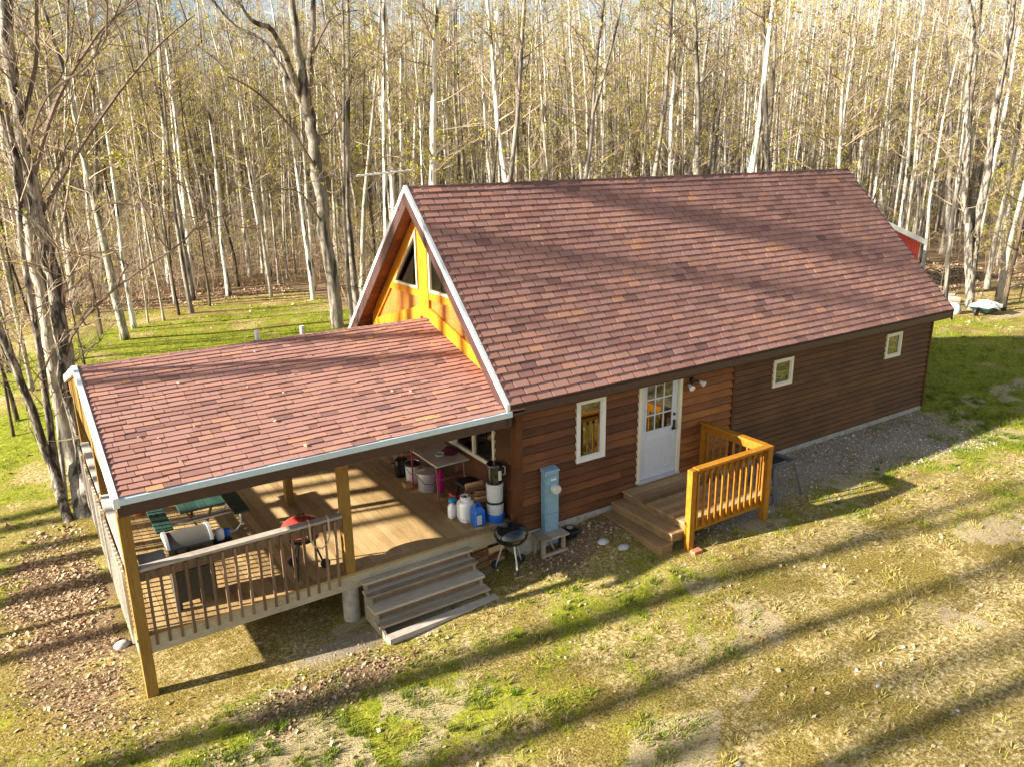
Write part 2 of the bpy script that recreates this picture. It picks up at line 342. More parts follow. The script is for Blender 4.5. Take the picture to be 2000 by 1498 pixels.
def grid(name, xs, ys):
    X, Y = np.meshgrid(xs, ys); Z = ground_h(X, Y)
    nx, ny = len(xs), len(ys)
    v = np.stack([X, Y, Z], -1).reshape(-1, 3)
    i = np.arange(nx*ny).reshape(ny, nx)
    f = np.stack([i[:-1, :-1], i[:-1, 1:], i[1:, 1:], i[1:, :-1]], -1).reshape(-1, 4)
    me = bpy.data.meshes.new(name); me.from_pydata(v.tolist(), [], f.tolist())
    for k, a in zip(('green', 'litter', 'gravel', 'dirt'), masks(X.ravel(), Y.ravel())):
        t = me.attributes.new(k, 'FLOAT', 'POINT'); t.data.foreach_set('value', a.astype(np.float32))
    me.polygons.foreach_set('use_smooth', [True]*len(f)); me.update()
    return me
def ground_mat():
    m, n, l, p = nt('ground_surface')
    tc = n.new('ShaderNodeTexCoord')
    def noise(s, d=5, r=.6):
        k = n.new('ShaderNodeTexNoise'); k.inputs['Scale'].default_value = s; k.inputs['Detail'].default_value = d; k.inputs['Roughness'].default_value = r
        l.new(tc.outputs['Object'], k.inputs['Vector']); return k
    def attr(k): a = n.new('ShaderNodeAttribute'); a.attribute_name = k; return a.outputs['Fac']
    def madd(a, mul, add):
        k = n.new('ShaderNodeMath'); k.operation = 'MULTIPLY_ADD'; l.new(a, k.inputs[0]); k.inputs[1].default_value = mul
        if isinstance(add, float): k.inputs[2].default_value = add
        else: l.new(add, k.inputs[2])
        return k.outputs[0]
    def mix(f, a, b):
        k = n.new('ShaderNodeMix'); k.data_type = 'RGBA'; l.new(f, k.inputs['Factor']); l.new(a, k.inputs['A']); l.new(b, k.inputs['B']); return k.outputs['Result']
    def step(f, a, b):
        k = n.new('ShaderNodeMapRange'); k.inputs['From Min'].default_value = a; k.inputs['From Max'].default_value = b; k.interpolation_type = 'SMOOTHSTEP'; l.new(f, k.inputs['Value']); return k.outputs['Result']
    fine = noise(38, 6, .7); mid = noise(9, 6, .65); coarse = noise(1.7, 4); vf = noise(120, 3)
    straw = ramp(n, [(.37, (.075,.052,.018)), (.46, (.30,.22,.075)), (.54, (.54,.42,.19)), (.63, (.90,.77,.53))]); md2 = noise(17, 5, .6); l.new(madd(fine.outputs['Fac'], .5, madd(md2.outputs['Fac'], .5, 0.)), straw.inputs['Fac'])
    gcol = ramp(n, [(.32, (.04,.062,.006)), (.46, (.17,.20,.014)), (.58, (.36,.36,.035)), (.7, (.58,.50,.09))]); l.new(madd(mid.outputs['Fac'], .5, madd(fine.outputs['Fac'], .5, 0.)), gcol.inputs['Fac'])
    lcol = ramp(n, [(.32, (.07,.045,.025)), (.46, (.20,.13,.07)), (.57, (.38,.26,.15)), (.7, (.64,.49,.31))]); l.new(madd(fine.outputs['Fac'], .6, madd(vf.outputs['Fac'], .4, 0.)), lcol.inputs['Fac'])
    grc = ramp(n, [(.34, (.11,.08,.055)), (.46, (.30,.235,.17)), (.56, (.44,.375,.30)), (.66, (.78,.71,.62))]); l.new(madd(vf.outputs['Fac'], .55, madd(fine.outputs['Fac'], .45, 0.)), grc.inputs['Fac'])
    dc = ramp(n, [(.36, (.22,.155,.08)), (.5, (.48,.37,.22)), (.64, (.80,.66,.45))]); l.new(madd(fine.outputs['Fac'], .5, madd(vf.outputs['Fac'], .5, 0.)), dc.inputs['Fac'])
    gf = step(madd(fine.outputs['Fac'], .55, madd(mid.outputs['Fac'], .7, madd(attr('green'), 1., -.62))), .32, .68)
    moss = ramp(n, [(.34, (.055,.042,.010)), (.5, (.235,.175,.04)), (.66, (.50,.38,.12))]); l.new(fine.outputs['Fac'], moss.inputs['Fac'])
    mo = noise(.8, 5, .6)
    straw2 = mix(step(madd(mo.outputs['Fac'], 1., madd(mid.outputs['Fac'], .6, -.26)), .42, .64), straw.outputs['Color'], moss.outputs['Color'])
    c = mix(gf, straw2, gcol.outputs['Color'])
    c = mix(madd(step(madd(mid.outputs['Fac'], .7, madd(fine.outputs['Fac'], .6, madd(attr('dirt'), 1., -.3))), .72, 1.05), .8, 0.), c, dc.outputs['Color'])
    c = mix(step(madd(mid.outputs['Fac'], .9, madd(attr('litter'), 1., -.45)), .42, .62), c, lcol.outputs['Color'])
    c = mix(step(madd(mid.outputs['Fac'], .8, madd(attr('gravel'), 1., -.4)), .4, .65), c, grc.outputs['Color'])
    l.new(c, p.inputs['Base Color']); p.inputs['Roughness'].default_value = .95; p.inputs['Specular IOR Level'].default_value = .1
    b = n.new('ShaderNodeBump'); b.inputs['Strength'].default_value = .9; b.inputs['Distance'].default_value = .05
    l.new(madd(mid.outputs['Fac'], .6, madd(fine.outputs['Fac'], .6, madd(vf.outputs['Fac'], .25, 0.))), b.inputs['Height']); l.new(b.outputs['Normal'], p.inputs['Normal'])
    return m
xs = np.concatenate([[-300, -160, -90, -50, -30, -20], np.arange(-14, 40.1, .2), [45, 52, 60, 75, 100, 150, 220, 320]])
ys = np.concatenate([[-200, -100, -50, -30, -20], np.arange(-13, 34.1, .2), [38, 44, 52, 64, 80, 110, 160, 240, 340]])
gm = grid('ground', xs, ys); gm.materials.append(ground_mat())
go = bpy.data.objects.new('ground', gm); COL.objects.link(go); go['kind'] = 'structure'

# ------------------------------------------------------------------ cabin
L, W2, RID, SL = 12.467, 3.05, 5.81, .985       # wall length, half depth, ridge height, roof slope
OE, OG = .313, .35
PR, PSL, PX = 3.33, .278, -6.09                 # porch ridge height, slope, left end
cabin = thing('log_cabin', 'wood sided cabin with steep red shingle roof and long open porch', 'cabin', (0, 0, 0))
def roof_z(y): return RID-SL*abs(y-W2)
def porch_z(y): return PR-PSL*abs(y-W2)

def shingles(mb, x0, x1, ya, yb, zf, expo, tab, seed, thick=.021):
    """overlapping courses of single tabs from the eave ya up to the ridge yb"""
    rs = random.Random(seed); sl = (zf(yb)-zf(ya))/abs(yb-ya); run = abs(yb-ya); ln = run*math.hypot(1, sl)
    sg = 1 if yb > ya else -1; nc = int(math.ceil(ln/expo)); ey = sg/math.hypot(1, sl); ez = sl/math.hypot(1, sl)
    nrm = Vector((0, -sg*sl, 1)).normalized()
    P = lambda x, t, h: (x, ya+ey*t+nrm.y*h, zf(ya)+ez*t+nrm.z*h)
    prev = None
    for c in range(nc):
        t0 = c*expo; t1 = min(t0+expo+.03, ln); o = ((.5*(c % 2)+rs.uniform(-.06, .06)+.1)*tab if tab == .30 else rs.random()*tab)
        x = x0-o
        while x < x1:
            w = tab*(1 if tab == .30 else rs.choice([.5, .8, 1, 1.4])); a, b = max(x, x0), min(x+w-(.021 if tab == .30 else .008), x1); x += w
            if b-a < .01: continue
            h0 = thick+rs.random()*.008; h1 = .0015
            r = min(.98, max(.02, rs.gauss(.46, .10)))
            if rs.random() < (.006 if tab == .30 else .025): r = rs.uniform(.8, .97)
            if rs.random() < (.02 if tab == .30 else .05): r = rs.uniform(.1, .2)
            tt = t0+rs.uniform(-.004, .004)+(.0 if tab == .30 else rs.choice([0, 0, .012]))
            mb.hexa([P(a, tt, -.004), P(b, tt, -.004), P(b, t1, -.004), P(a, t1, -.004), P(a, tt, h0), P(b, tt, h0), P(b, t1, h1), P(a, t1, h1)], 0, r)
def slab(mb, x0, x1, ya, yb, zf, th, m=1):
    d = -.006
    mb.hexa([(x0, ya, zf(ya)-th), (x1, ya, zf(ya)-th), (x1, yb, zf(yb)-th), (x0, yb, zf(yb)-th), (x0, ya, zf(ya)+d), (x1, ya, zf(ya)+d), (x1, yb, zf(yb)+d), (x0, yb, zf(yb)+d)], m)
XA, XB = -OG, L+.36
def f(mb):
    shingles(mb, XA+.03, XB, -OE, W2, roof_z, .147, .30, 1)
    slab(mb, XA+.03, XB, -OE, W2, roof_z, .04)
piece('roof_front_slope', [SH, SHD], cabin, f)
def f(mb):
    shingles(mb, XA+.03, XB, 2*W2+OE, W2+.004, roof_z, .147, .30, 2)
    slab(mb, XA+.03, XB, W2+.004, 2*W2+OE, roof_z, .04)
piece('roof_back_slope', [SH, SHD], cabin, f)
def f(mb):
    rs = random.Random(5); x = XA+.02
    while x < XB:
        w = .28; z = RID+.004+rs.random()*.006
        for s in (-1, 1):
            mb.hexa([(x, W2, z), (x+w+.02, W2, z-.004), (x+w+.02, W2+s*.15, z-.15), (x, W2+s*.15, z-.146), (x, W2, z+.014), (x+w+.02, W2, z+.006), (x+w+.02, W2+s*.16, z-.146), (x, W2+s*.16, z-.138)], 0, rs.uniform(.0, .12))
        x += w
piece('ridge_cap', SH, cabin, f)
for nm, y0, s in (('front', -OE, 1), ('back', 2*W2+OE, -1)):
    def f(mb):   # fascia under the eave edge, with soffit behind it
        ye = y0
        mb.box(XA+.02, XB, min(ye, ye+s*.03), max(ye, ye+s*.03), roof_z(y0)-.20, roof_z(y0)-.048)
    piece('eave_fascia', W_FAS, cabin, f)
def f(mb):
    for s in (1, -1):
        a = -OE if s == 1 else 2*W2+OE; b = W2
        zz = lambda y: roof_z(y)-.19
        n = 24
        for k in range(n):
            ya = a+(b-a)*k/n; yb = a+(b-a)*(k+.96)/n
            mb.hexa([(XA+.05, ya, zz(ya)-.015), (XB-.02, ya, zz(ya)-.015), (XB-.02, yb, zz(yb)-.015), (XA+.05, yb, zz(yb)-.015), (XA+.05, ya, zz(ya)), (XB-.02, ya, zz(ya)), (XB-.02, yb, zz(yb)), (XA+.05, yb, zz(yb))], 0, random.random())
piece('soffit', W_SOF, cabin, f)
def rake(mb, x0, x1, top, bot, ya, yb, zf):
    mb.hexa([(x0, ya, zf(ya)-bot), (x1, ya, zf(ya)-bot), (x1, yb, zf(yb)-bot), (x0, yb, zf(yb)-bot), (x0, ya, zf(ya)-top), (x1, ya, zf(ya)-top), (x1, yb, zf(yb)-top), (x0, yb, zf(yb)-top)])
for ya, yb in ((-OE-.01, W2), (W2, 2*W2+OE+.01)):
    piece('rake_board', W_FAS, cabin, lambda mb: rake(mb, XA+.0, XA+.035, .075, .34, ya, yb, roof_z))
    piece('rake_trim', WHITE, cabin, lambda mb: rake(mb, XA-.02, XA+.05, -.035, .075, ya, yb, roof_z), bevel=.006)
    piece('rake_board', W_FAS, cabin, lambda mb: rake(mb, XB-.03, XB+.005, .03, .26, ya, yb, roof_z))
    piece('rake_trim', W_FAS, cabin, lambda mb: rake(mb, XB-.035, XB+.02, -.02, .03, ya, yb, roof_z))

# openings on the front wall: x0, x1, z0, z1
WIN1, WIN2, WIN3, DOOR = (1.262, 1.924, 1.036, 2.228), (6.5, 7.13, 1.516, 2.124), (10.547, 11.174, 1.516, 2.124), (2.72, 3.83, .27, 2.42)
def siding(mb, a0, a1, z0, z1, course, openings, put, seed, rlo=.0, rhi=1., minl=2.2, maxl=4.5, proud=.04):
    rs = random.Random(seed); z = z0
    while z < z1-.01:
        zt = min(z+course, z1); x = a0
        while x < a1-.005:
            e = min(x+rs.uniform(minl, maxl), a1)
            if a1-e < .35: e = a1
            r = rs.uniform(rlo, rhi)
            segs = [(x, e, z, zt)]
            for (o0, o1, p0, p1) in openings:
                new = []
                for (s0, s1, q0, q1) in segs:
                    if o1 <= s0 or o0 >= s1 or p1 <= q0 or p0 >= q1: new.append((s0, s1, q0, q1)); continue
                    if s0 < o0: new.append((s0, o0, q0, q1))
                    if s1 > o1: new.append((o1, s1, q0, q1))
                    m0, m1 = max(s0, o0), min(s1, o1)
                    if q0 < p0: new.append((m0, m1, q0, p0))
                    if q1 > p1: new.append((m0, m1, p1, q1))
                segs = new
            pr = lambda zz: .006+proud*(1-(zz-z)/course)
            for (s0, s1, q0, q1) in segs:
                if s1-s0 < .004 or q1-q0 < .004: continue
                put(mb, s0+.0015, s1-.0015, q0+(.004 if q0 == z else 0), q1, pr(q0), pr(q1), r)
            x = e
        z = zt
def put_front(mb, s0, s1, q0, q1, d0, d1, r):
    bevel = min(.035, (q1-q0)*.25)
    mb.prism([(s0, .01, q0), (s0, -d0*.12, q0), (s0, -d0*.9, q0+bevel*.6), (s0, -d0, q0+bevel), (s0, -d0*.55-d1*.45, q0+(q1-q0)*.62), (s0, -d1, q1), (s0, .01, q1)], (s1-s0, 0, 0), 0, r)
SEAM = 5.27
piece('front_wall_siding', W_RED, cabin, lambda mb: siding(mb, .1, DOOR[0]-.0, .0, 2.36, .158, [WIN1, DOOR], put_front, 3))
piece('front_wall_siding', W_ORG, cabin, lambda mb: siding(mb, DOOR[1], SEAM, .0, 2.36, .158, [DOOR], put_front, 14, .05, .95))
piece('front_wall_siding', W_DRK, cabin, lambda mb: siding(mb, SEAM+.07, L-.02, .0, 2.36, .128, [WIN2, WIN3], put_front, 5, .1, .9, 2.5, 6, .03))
piece('seam_board', W_DRK, cabin, lambda mb: mb.box(SEAM+.003, SEAM+.067, -.05, .01, 0, 2.36, 0, .05))
piece('corner_board', W_RED, cabin, lambda mb: (mb.box(-.035, .098, -.062, -.001, -.02, 2.3, 0, .3), mb.box(-.035, -.002, -.001, .10, .22, 2.3, 0, .35)))
piece('corner_board', W_DRK, cabin, lambda mb: mb.box(L-.018, L+.035, -.05, .06, -.02, 2.4, 0, .3))
def f(mb):   # wall core with the openings left free, so that windows look into the room
    T = .12
    xs_ = sorted({0., L, WIN1[0], WIN1[1], WIN2[0], WIN2[1], WIN3[0], WIN3[1], DOOR[0]+.06, DOOR[1]-.06})
    for a, b in zip(xs_, xs_[1:]):
        op = [o for o in (WIN1, WIN2, WIN3, (DOOR[0]+.06, DOOR[1]-.06, .27, 2.42)) if o[0] <= a+.001 and o[1] >= b-.001]
        if op: 
            o = op[0]; mb.box(a, b, .012, T, 0, o[2]); 
            if o[3] < 2.5: mb.box(a, b, .012, T, o[3], 2.5)
        else: mb.box(a, b, .012, T, 0, 2.5)
    mb.box(0, L, 2*W2-T, 2*W2, 0, 2.5); mb.box(L-T, L, T, 2*W2-T, 0, 2.5)
    mb.prism([(L-.001, .05, 2.5), (L-.001, 2*W2-.05, 2.5), (L-.001, W2, 5.45)], (-T, 0, 0))
    mb.box(.012, L-T, T, 2*W2-T, -.02, .10)
    mb.box(T, L-T, T, 2*W2-T, 2.42, 2.48)
    mb.box(4.9, 5.0, T, 2*W2-T, .1, 2.42)
piece('wall', DARKIN, cabin, f)
piece('side_wall_siding', W_DRK, cabin, lambda mb: (mb.box(L+.001, L+.02, .02, 2*W2, 0, 2.5), mb.prism([(L+.001, -.0, 2.5), (L+.001, 2*W2, 2.5), (L+.001, W2, 5.5)], (.019, 0, 0)), mb.box(0, L, 2*W2+.002, 2*W2+.02, 0, 2.4)))
piece('foundation', CONC, cabin, lambda mb: mb.box(.02, L-.01, -.03, 2*W2, -.75, -.003))

def window(x0, x1, z0, z1, frame, y=-.02, fw=.062, glass=GLASS):
    y0, y1 = -.057, .03
    def fr(mb):
        mb.box(x0, x0+fw, y0, y1, z0, z1); mb.box(x1-fw, x1, y0, y1, z0, z1)
        mb.box(x0+fw, x1-fw, y0, y1, z0, z0+fw); mb.box(x0+fw, x1-fw, y0, y1, z1-fw, z1)
    w = piece('window', frame, cabin, fr, bevel=.006)
    piece('pane', glass, w, lambda mb: mb.box(x0+fw, x1-fw, -.012, -.004, z0+fw, z1-fw))
    def sash(mb):
        a = .022
        mb.box(x0+fw, x0+fw+a, -.03, .0, z0+fw, z1-fw); mb.box(x1-fw-a, x1-fw, -.03, .0, z0+fw, z1-fw)
        mb.box(x0+fw+a, x1-fw-a, -.03, .0, z0+fw, z0+fw+a); mb.box(x0+fw+a, x1-fw-a, -.03, .0, z1-fw-a, z1-fw)
    piece('sash', frame, w, sash)
    return w
w1 = window(*WIN1, WHITE, fw=.085)
def f(mb):
    for a, b in ((1.36, 1.50), (1.68, 1.83)):
        n = 9
        for k in range(n):
            x = a+(b-a)*k/n; mb.box(x, x+(b-a)/n, .2+.02*(k % 2), .215+.02*(k % 2), .95, 2.12)
piece('curtain', CURT, w1, f)
window(*WIN2, CREAM, fw=.065); window(*WIN3, CREAM, fw=.065)

# door
dz0, dz1 = .305, 2.36
def f(mb):
    mb.box(DOOR[0], DOOR[0]+.07, -.06, .06, .27, 2.38); mb.box(DOOR[1]-.07, DOOR[1], -.06, .06, .27, 2.38)
    mb.box(DOOR[0]+.07, DOOR[1]-.07, -.06, .06, 2.31, 2.38)
piece('door_casing', CREAM, cabin, f, bevel=.005)
piece('door_threshold', ALUM, cabin, lambda mb: mb.box(DOOR[0]+.02, DOOR[1]-.02, -.1, .05, .262, .30))
dx0, dx1 = DOOR[0]+.075, DOOR[1]-.075
lx0, lx1, lz0, lz1 = dx0+.15, dx1-.15, 1.28, 2.2
def f(mb):
    a, b = -.005, .04
    mb.box(dx0, lx0, a, b, .305, 2.305); mb.box(lx1, dx1, a, b, .305, 2.305); mb.box(lx0, lx1, a, b, .305, lz0); mb.box(lx0, lx1, a, b, lz1, 2.305)
door = piece('door', DOORW, cabin, f, bevel=.004)
def f(mb):
    mb.box(lx0-.03, lx0, -.02, .01, lz0-.03, lz1+.03); mb.box(lx1, lx1+.03, -.02, .01, lz0-.03, lz1+.03)
    mb.box(lx0, lx1, -.02, .01, lz0-.03, lz0); mb.box(lx0, lx1, -.02, .01, lz1, lz1+.03)
    for k in (1, 2):
        x = lx0+(lx1-lx0)*k/3; mb.box(x-.011, x+.011, -.016, .008, lz0, lz1)
        z = lz0+(lz1-lz0)*k/3; mb.box(lx0, lx1, -.017, .009, z-.011, z+.011)
    for (a, b) in ((dx0+.13, (dx0+dx1)/2-.04), ((dx0+dx1)/2+.04, dx1-.13)):     # raised lower panels
        mb.box(a, b, -.012, -.004, .45, .47); mb.box(a, b, -.012, -.004, 1.08, 1.10)
        mb.box(a, a+.02, -.012, -.004, .47, 1.08); mb.box(b-.02, b, -.012, -.004, .47, 1.08)
piece('door_moulding', DOORW, door, f)
piece('pane', GLASS, door, lambda mb: mb.box(lx0, lx1, -.002, .004, lz0, lz1))
def f(mb):
    x = dx1-.085
    mb.box(x-.035, x+.035, -.03, -.004, 1.19, 1.38); mb.tube([(x, -.03, 1.22), (x, -.07, 1.22), (x-.0, -.075, 1.22)], .016, 8)
    mb.tube([(x, -.07, 1.22), (x-.10, -.07, 1.215)], .012, 8)
piece('handle', BLACKM, door, f, smooth=True)
def f(mb):
    x = dx1-.085; mb.lathe([(.028, -.03), (.03, -.015), (.03, 0)], (x, -.003, 1.50), 14, axis='y')
piece('deadbolt', BLACKM, door, f)
# floodlight
def f(mb): mb.lathe([(.055, -.06), (.06, -.03), (.06, 0)], (4.08, -.03, 2.11), 16, axis='y'); mb.tube([(4.08, -.08, 2.11), (3.97, -.13, 2.06)], .014, 6); mb.tube([(4.08, -.08, 2.11), (4.2, -.13, 2.08)], .014, 6)
fl = piece('floodlight', BLACKM, cabin, f)
for (cx, cz, dx) in ((3.95, 2.03, -.2), (4.24, 2.06, .3)):
    def f(mb):
        d = Vector((dx, -.9, -.35)).normalized(); c = Vector((cx, -.14, cz))
        mb.tube([c-d*.06, c-d*.02, c+d*.03, c+d*.075, c+d*.08], [.022, .032, .05, .06, .05], 14)
    piece('lamp_head', WHITE, fl, f, smooth=True)

# gable end at x = 0 : lower wall under the porch, upper gable above the porch roof
def put_gable(mb, s0, s1, q0, q1, d0, d1, r):
    mb.hexa([(-d0, s0, q0), (.01, s0, q0), (.01, s1, q0), (-d0, s1, q0), (-d1, s0, q1), (.01, s0, q1), (.01, s1, q1), (-d1, s1, q1)], 0, r)
GW = (.62, 3.5, 1.02, 2.02)
piece('porch_wall_siding', W_RED, cabin, lambda mb: siding(mb, .1, 2*W2, .0, 2.38, .158, [GW], put_gable, 9, 0, .5))
def f(mb):
    mb.box(.012, .1, .02, GW[0], 0, 2.4); mb.box(.012, .1, GW[1], 2*W2, 0, 2.4); mb.box(.012, .1, GW[0], GW[1], 0, GW[2]); mb.box(.012, .1, GW[0], GW[1], GW[3], 2.4)
    mb.prism([(.012, .05, 2.4), (.012, 2*W2-.05, 2.4), (.012, W2, 5.4)], (.08, 0, 0))
piece('wall', DARKIN, cabin, f)
def f(mb):
    a, b = -.05, .02
    mb.box(a, b, GW[0], GW[1], GW[2], GW[2]+.07); mb.box(a, b, GW[0], GW[1], GW[3]-.06, GW[3])
    for k in range(5):
        y = GW[0]+(GW[1]-GW[0]-.07)*k/4; mb.box(a, b, y, y+.07, GW[2]+.07, GW[3]-.06)
gw = piece('window', CREAM, cabin, f)
piece('pane', GLASSD, gw, lambda mb: mb.box(-.006, 0, GW[0]+.02, GW[1]-.02, GW[2]+.03, GW[3]-.02))
# upper gable: panels (wood), golden trim, two triangular windows
gz = lambda y: roof_z(y)-.24
def poly_yz(mb, pts, x0, x1, m=0, r=0.): mb.prism([(x0, y, z) for y, z in pts], (x1-x0, 0, 0), m, r)
bz = 3.86    # sill height of the windows
def f(mb):
    poly_yz(mb, [(.35, gz(.35)), (.35, 2.55), (2*W2-.35, 2.55), (2*W2-.35, gz(.35)), (W2, gz(W2))], -.012, .012)
piece('gable_panel', W_GBL, cabin, f)
TX0, TX1 = -.055, -.014
def f(mb):
    rr = random.Random(3)
    poly_yz(mb, [(2.86, 3.36), (3.24, 3.36), (3.24, gz(3.24)-.02), (W2, gz(W2)-.02), (2.86, gz(2.86)-.02)], TX0-.012, TX1, 0, .5)      # centre post
    for s in (1, -1):
        Y = lambda d: W2+s*d       # d = distance from the centre line
        G = lambda d: gz(Y(d))-.02
        poly_yz(mb, [(Y(.19), bz-.14), (Y(.19), bz), (Y(G(0)-bz > 0 and (gz(W2)-.02-bz)/SL), bz), (Y((gz(W2)-.02-bz+.14)/SL), bz-.14)], TX0-.004, TX1, 0, .2)   # sill band
        # band along the rake
        poly_yz(mb, [(Y(.19), G(.19)), (Y(.19), G(.19)-.30), (Y(2.55), G(2.55)-.30), (Y(2.55), G(2.55))], TX0, TX1, 0, .7)
        # band along the porch roof
        pz = lambda d: PR-PSL*d+.02
        poly_yz(mb, [(Y(.19), pz(.19)), (Y(.19), pz(.19)+.26), (Y(2.3), pz(2.3)+.26), (Y(2.6), pz(2.6))], TX0-.007, TX1, 0, .9)
piece('gable_trim', W_TRIM, cabin, f)
for s in (1, -1):
    Y = lambda d: W2+s*d
    G = lambda d: gz(Y(d))-.32
    dd = .24; dm = (gz(W2)-.32-bz-.06)/SL
    A, B, C = (Y(dd), bz+.01), (Y(dm+.0), bz+.01), (Y(dd), G(dd))
    cx, cz = (A[0]+B[0]+C[0])/3, (A[1]+B[1]+C[1])/3
    sh = lambda p, k: (cx+(p[0]-cx)*k, cz+(p[1]-cz)*k)
    def f(mb):
        o = [A, B, C]; i = [sh(p, .87) for p in o]
        for k in range(3):
            j = (k+1) % 3; poly_yz(mb, [o[k], o[j], i[j], i[k]], TX0-.02, TX1+.002)
    gwin = piece('window', GCREAM, cabin, f)
    piece('pane', GLASSD, gwin, lambda mb: poly_yz(mb, [sh(A, .88), sh(B, .88), sh(C, .88)], TX0+.022, TX0+.028))
    piece('backing', BLACKM, gwin, lambda mb: poly_yz(mb, [sh(A, .88), sh(B, .88), sh(C, .88)], TX1-.002, TX1+.001))

# porch roof
def f(mb):
    shingles(mb, PX+.03, -.02, -OE, W2, porch_z, .125, .27, 21, .018); slab(mb, PX+.03, -.02, -OE, W2, porch_z, .035)
piece('porch_roof_front_slope', [SH, SHD], cabin, f)
def f(mb):
    shingles(mb, PX+.03, -.02, 2*W2+OE, W2+.004, porch_z, .125, .27, 22, .018); slab(mb, PX+.03, -.02, W2+.004, 2*W2+OE, porch_z, .035)
piece('porch_roof_back_slope', [SH, SHD], cabin, f)
def f(mb):
    rs = random.Random(8); x = PX+.02
    while x < -.1:
        z = PR+.012+rs.random()*.004
        for s in (-1, 1):
            mb.hexa([(x, W2, z-.02), (x+.17, W2, z-.02), (x+.17, W2+s*.14, z-.058), (x, W2+s*.14, z-.058), (x, W2, z), (x+.17, W2, z-.006), (x+.17, W2+s*.14, z-.044), (x, W2+s*.14, z-.038)], 0, rs.uniform(.1, .4))
        x += .15
piece('porch_ridge_cap', SH, cabin, f)
def f(mb):
    for s in (1, -1):
        a = -OE+.04 if s == 1 else 2*W2+OE-.04; zz = lambda y: porch_z(y)-.06
        n = 20
        for k in range(n):
            ya, yb = a+(W2-a)*k/n, a+(W2-a)*(k+.97)/n
            mb.hexa([(PX+.06, ya, zz(ya)-.018), (-.03, ya, zz(ya)-.018), (-.03, yb, zz(yb)-.018), (PX+.06, yb, zz(yb)-.018), (PX+.06, ya, zz(ya)), (-.03, ya, zz(ya)), (-.03, yb, zz(yb)), (PX+.06, yb, zz(yb))], 0, random.random())
piece('porch_ceiling', W_SOF, cabin, f)
for y0, s in ((-OE, 1), (2*W2+OE, -1)):
    z = porch_z(y0)
    piece('porch_fascia', W_FAS, cabin, lambda mb: mb.box(PX+.01, -.27, min(y0+s*.002, y0+s*.04), max(y0+s*.002, y0+s*.04), z-.25, z-.087))
    piece('drip_edge', ALU, cabin, lambda mb: mb.hexa([(PX, y0-s*.028, z-.085), (-.27, y0-s*.028, z-.085), (-.27, y0+s*.05, z-.085), (PX, y0+s*.05, z-.085), (PX, y0-s*.028, z-.004), (-.27, y0-s*.028, z+.004), (-.27, y0+s*.05, z+.024), (PX, y0+s*.05, z+.024)]))
for ya, yb in ((-OE-.03, W2), (W2, 2*W2+OE+.03)):
    piece('porch_rake_trim', WHITE, cabin, lambda mb: rake(mb, PX-.03, PX+.045, -.03, .105, ya, yb, porch_z), bevel=.006)
def f(mb):  # boarded gable end of the porch
    n = 22
    for k in range(n):
        ya = -.05+(2*W2+.1)*k/n; yb = -.05+(2*W2+.1)*(k+.97)/n
        mb.hexa([(-6.06, ya, 2.16), (-6.04, ya, 2.16), (-6.04, yb, 2.16), (-6.06, yb, 2.16), (-6.06, ya, porch_z(ya)-.065), (-6.04, ya, porch_z(ya)-.065), (-6.04, yb, porch_z(yb)-.065), (-6.06, yb, porch_z(yb)-.065)], 0, random.random())
piece('porch_gable_boards', W_POST, cabin, f)
def f(mb):
    mb.box(-6.03, -.04, .06, .2, 2.02, 2.22); mb.box(-6.03, -.04, 5.9, 6.04, 2.02, 2.22); mb.box(-6.03, -.04, W2-.07, W2+.07, 2.95, 3.2)
    mb.box(-6.03, -5.93, .202, 5.898, 2.04, 2.2)
piece('porch_beam', W_FAS, cabin, f)
piece('corner_bracket', W_POST, cabin, lambda mb: mb.prism([(-.04, .22, 2.22), (-.04, .75, 2.0), (-.04, .75, 1.86), (-.04, .08, 1.86+.1)], (-.05, 0, 0)))

# porch deck
DZ = .213
def f(mb):
    rs = random.Random(2); x = -6.08
    while x < -.04:
        w = .138; mb.box(x, min(x+w-.006, -.04), .03+.14, 6.08, DZ-.038, DZ+rs.uniform(-.002, .002), 0, rs.random()); x += w
    for k in range(3): mb.box(-6.09+k*2.02, -6.09+(k+1)*2.02-.004, .028, .164, DZ-.038, DZ+.001, 0, rs.random()*.8)
piece('porch_deck_floor', W_DECK, cabin, f)
def f(mb):
    mb.box(-6.07, -.03, .04, .08, DZ-.27, DZ-.04, 0, .6); mb.box(-6.07, -.03, 6.02, 6.06, DZ-.27, DZ-.04, 0, .4); mb.box(-6.08, -6.04, .082, 6.018, DZ-.27, DZ-.04, 0, .7)
    for k in range(14): mb.box(-5.6+k*.4, -5.56+k*.4, .085, 6.015, DZ-.24, DZ-.042, 0, .3)
piece('porch_deck_frame', W_GREY, cabin, f)
def post(x, y, z0, z1, w=.14, m=W_POST):
    return piece('porch_post', m, cabin, lambda mb: mb.box(x-w/2, x+w/2, y-w/2, y+w/2, z0, z1, 0, random.random()), bevel=.006)
post(-6.0, .10, -.78, 2.02, .15); post(-3.03, .12, DZ-.01, 2.02, .15); post(-3.0, 3.12, DZ-.01, 2.95); post(-3.0, 5.96, DZ, 2.02); post(-5.97, 5.96, -.8, 2.02); post(-5.97, W2, -.8, 2.9)
for (x, y) in ((-3.03, .16), (-3.0, 5.9), (-1.2, 5.9), (-1.2, 3.0), (-3.0, 3.0)):
    piece('concrete_pier', CONC, cabin, lambda mb: mb.lathe([(.135, float(ground_h(x, y))-.1), (.13, -.06)], (x, y, 0), 18), smooth=True)
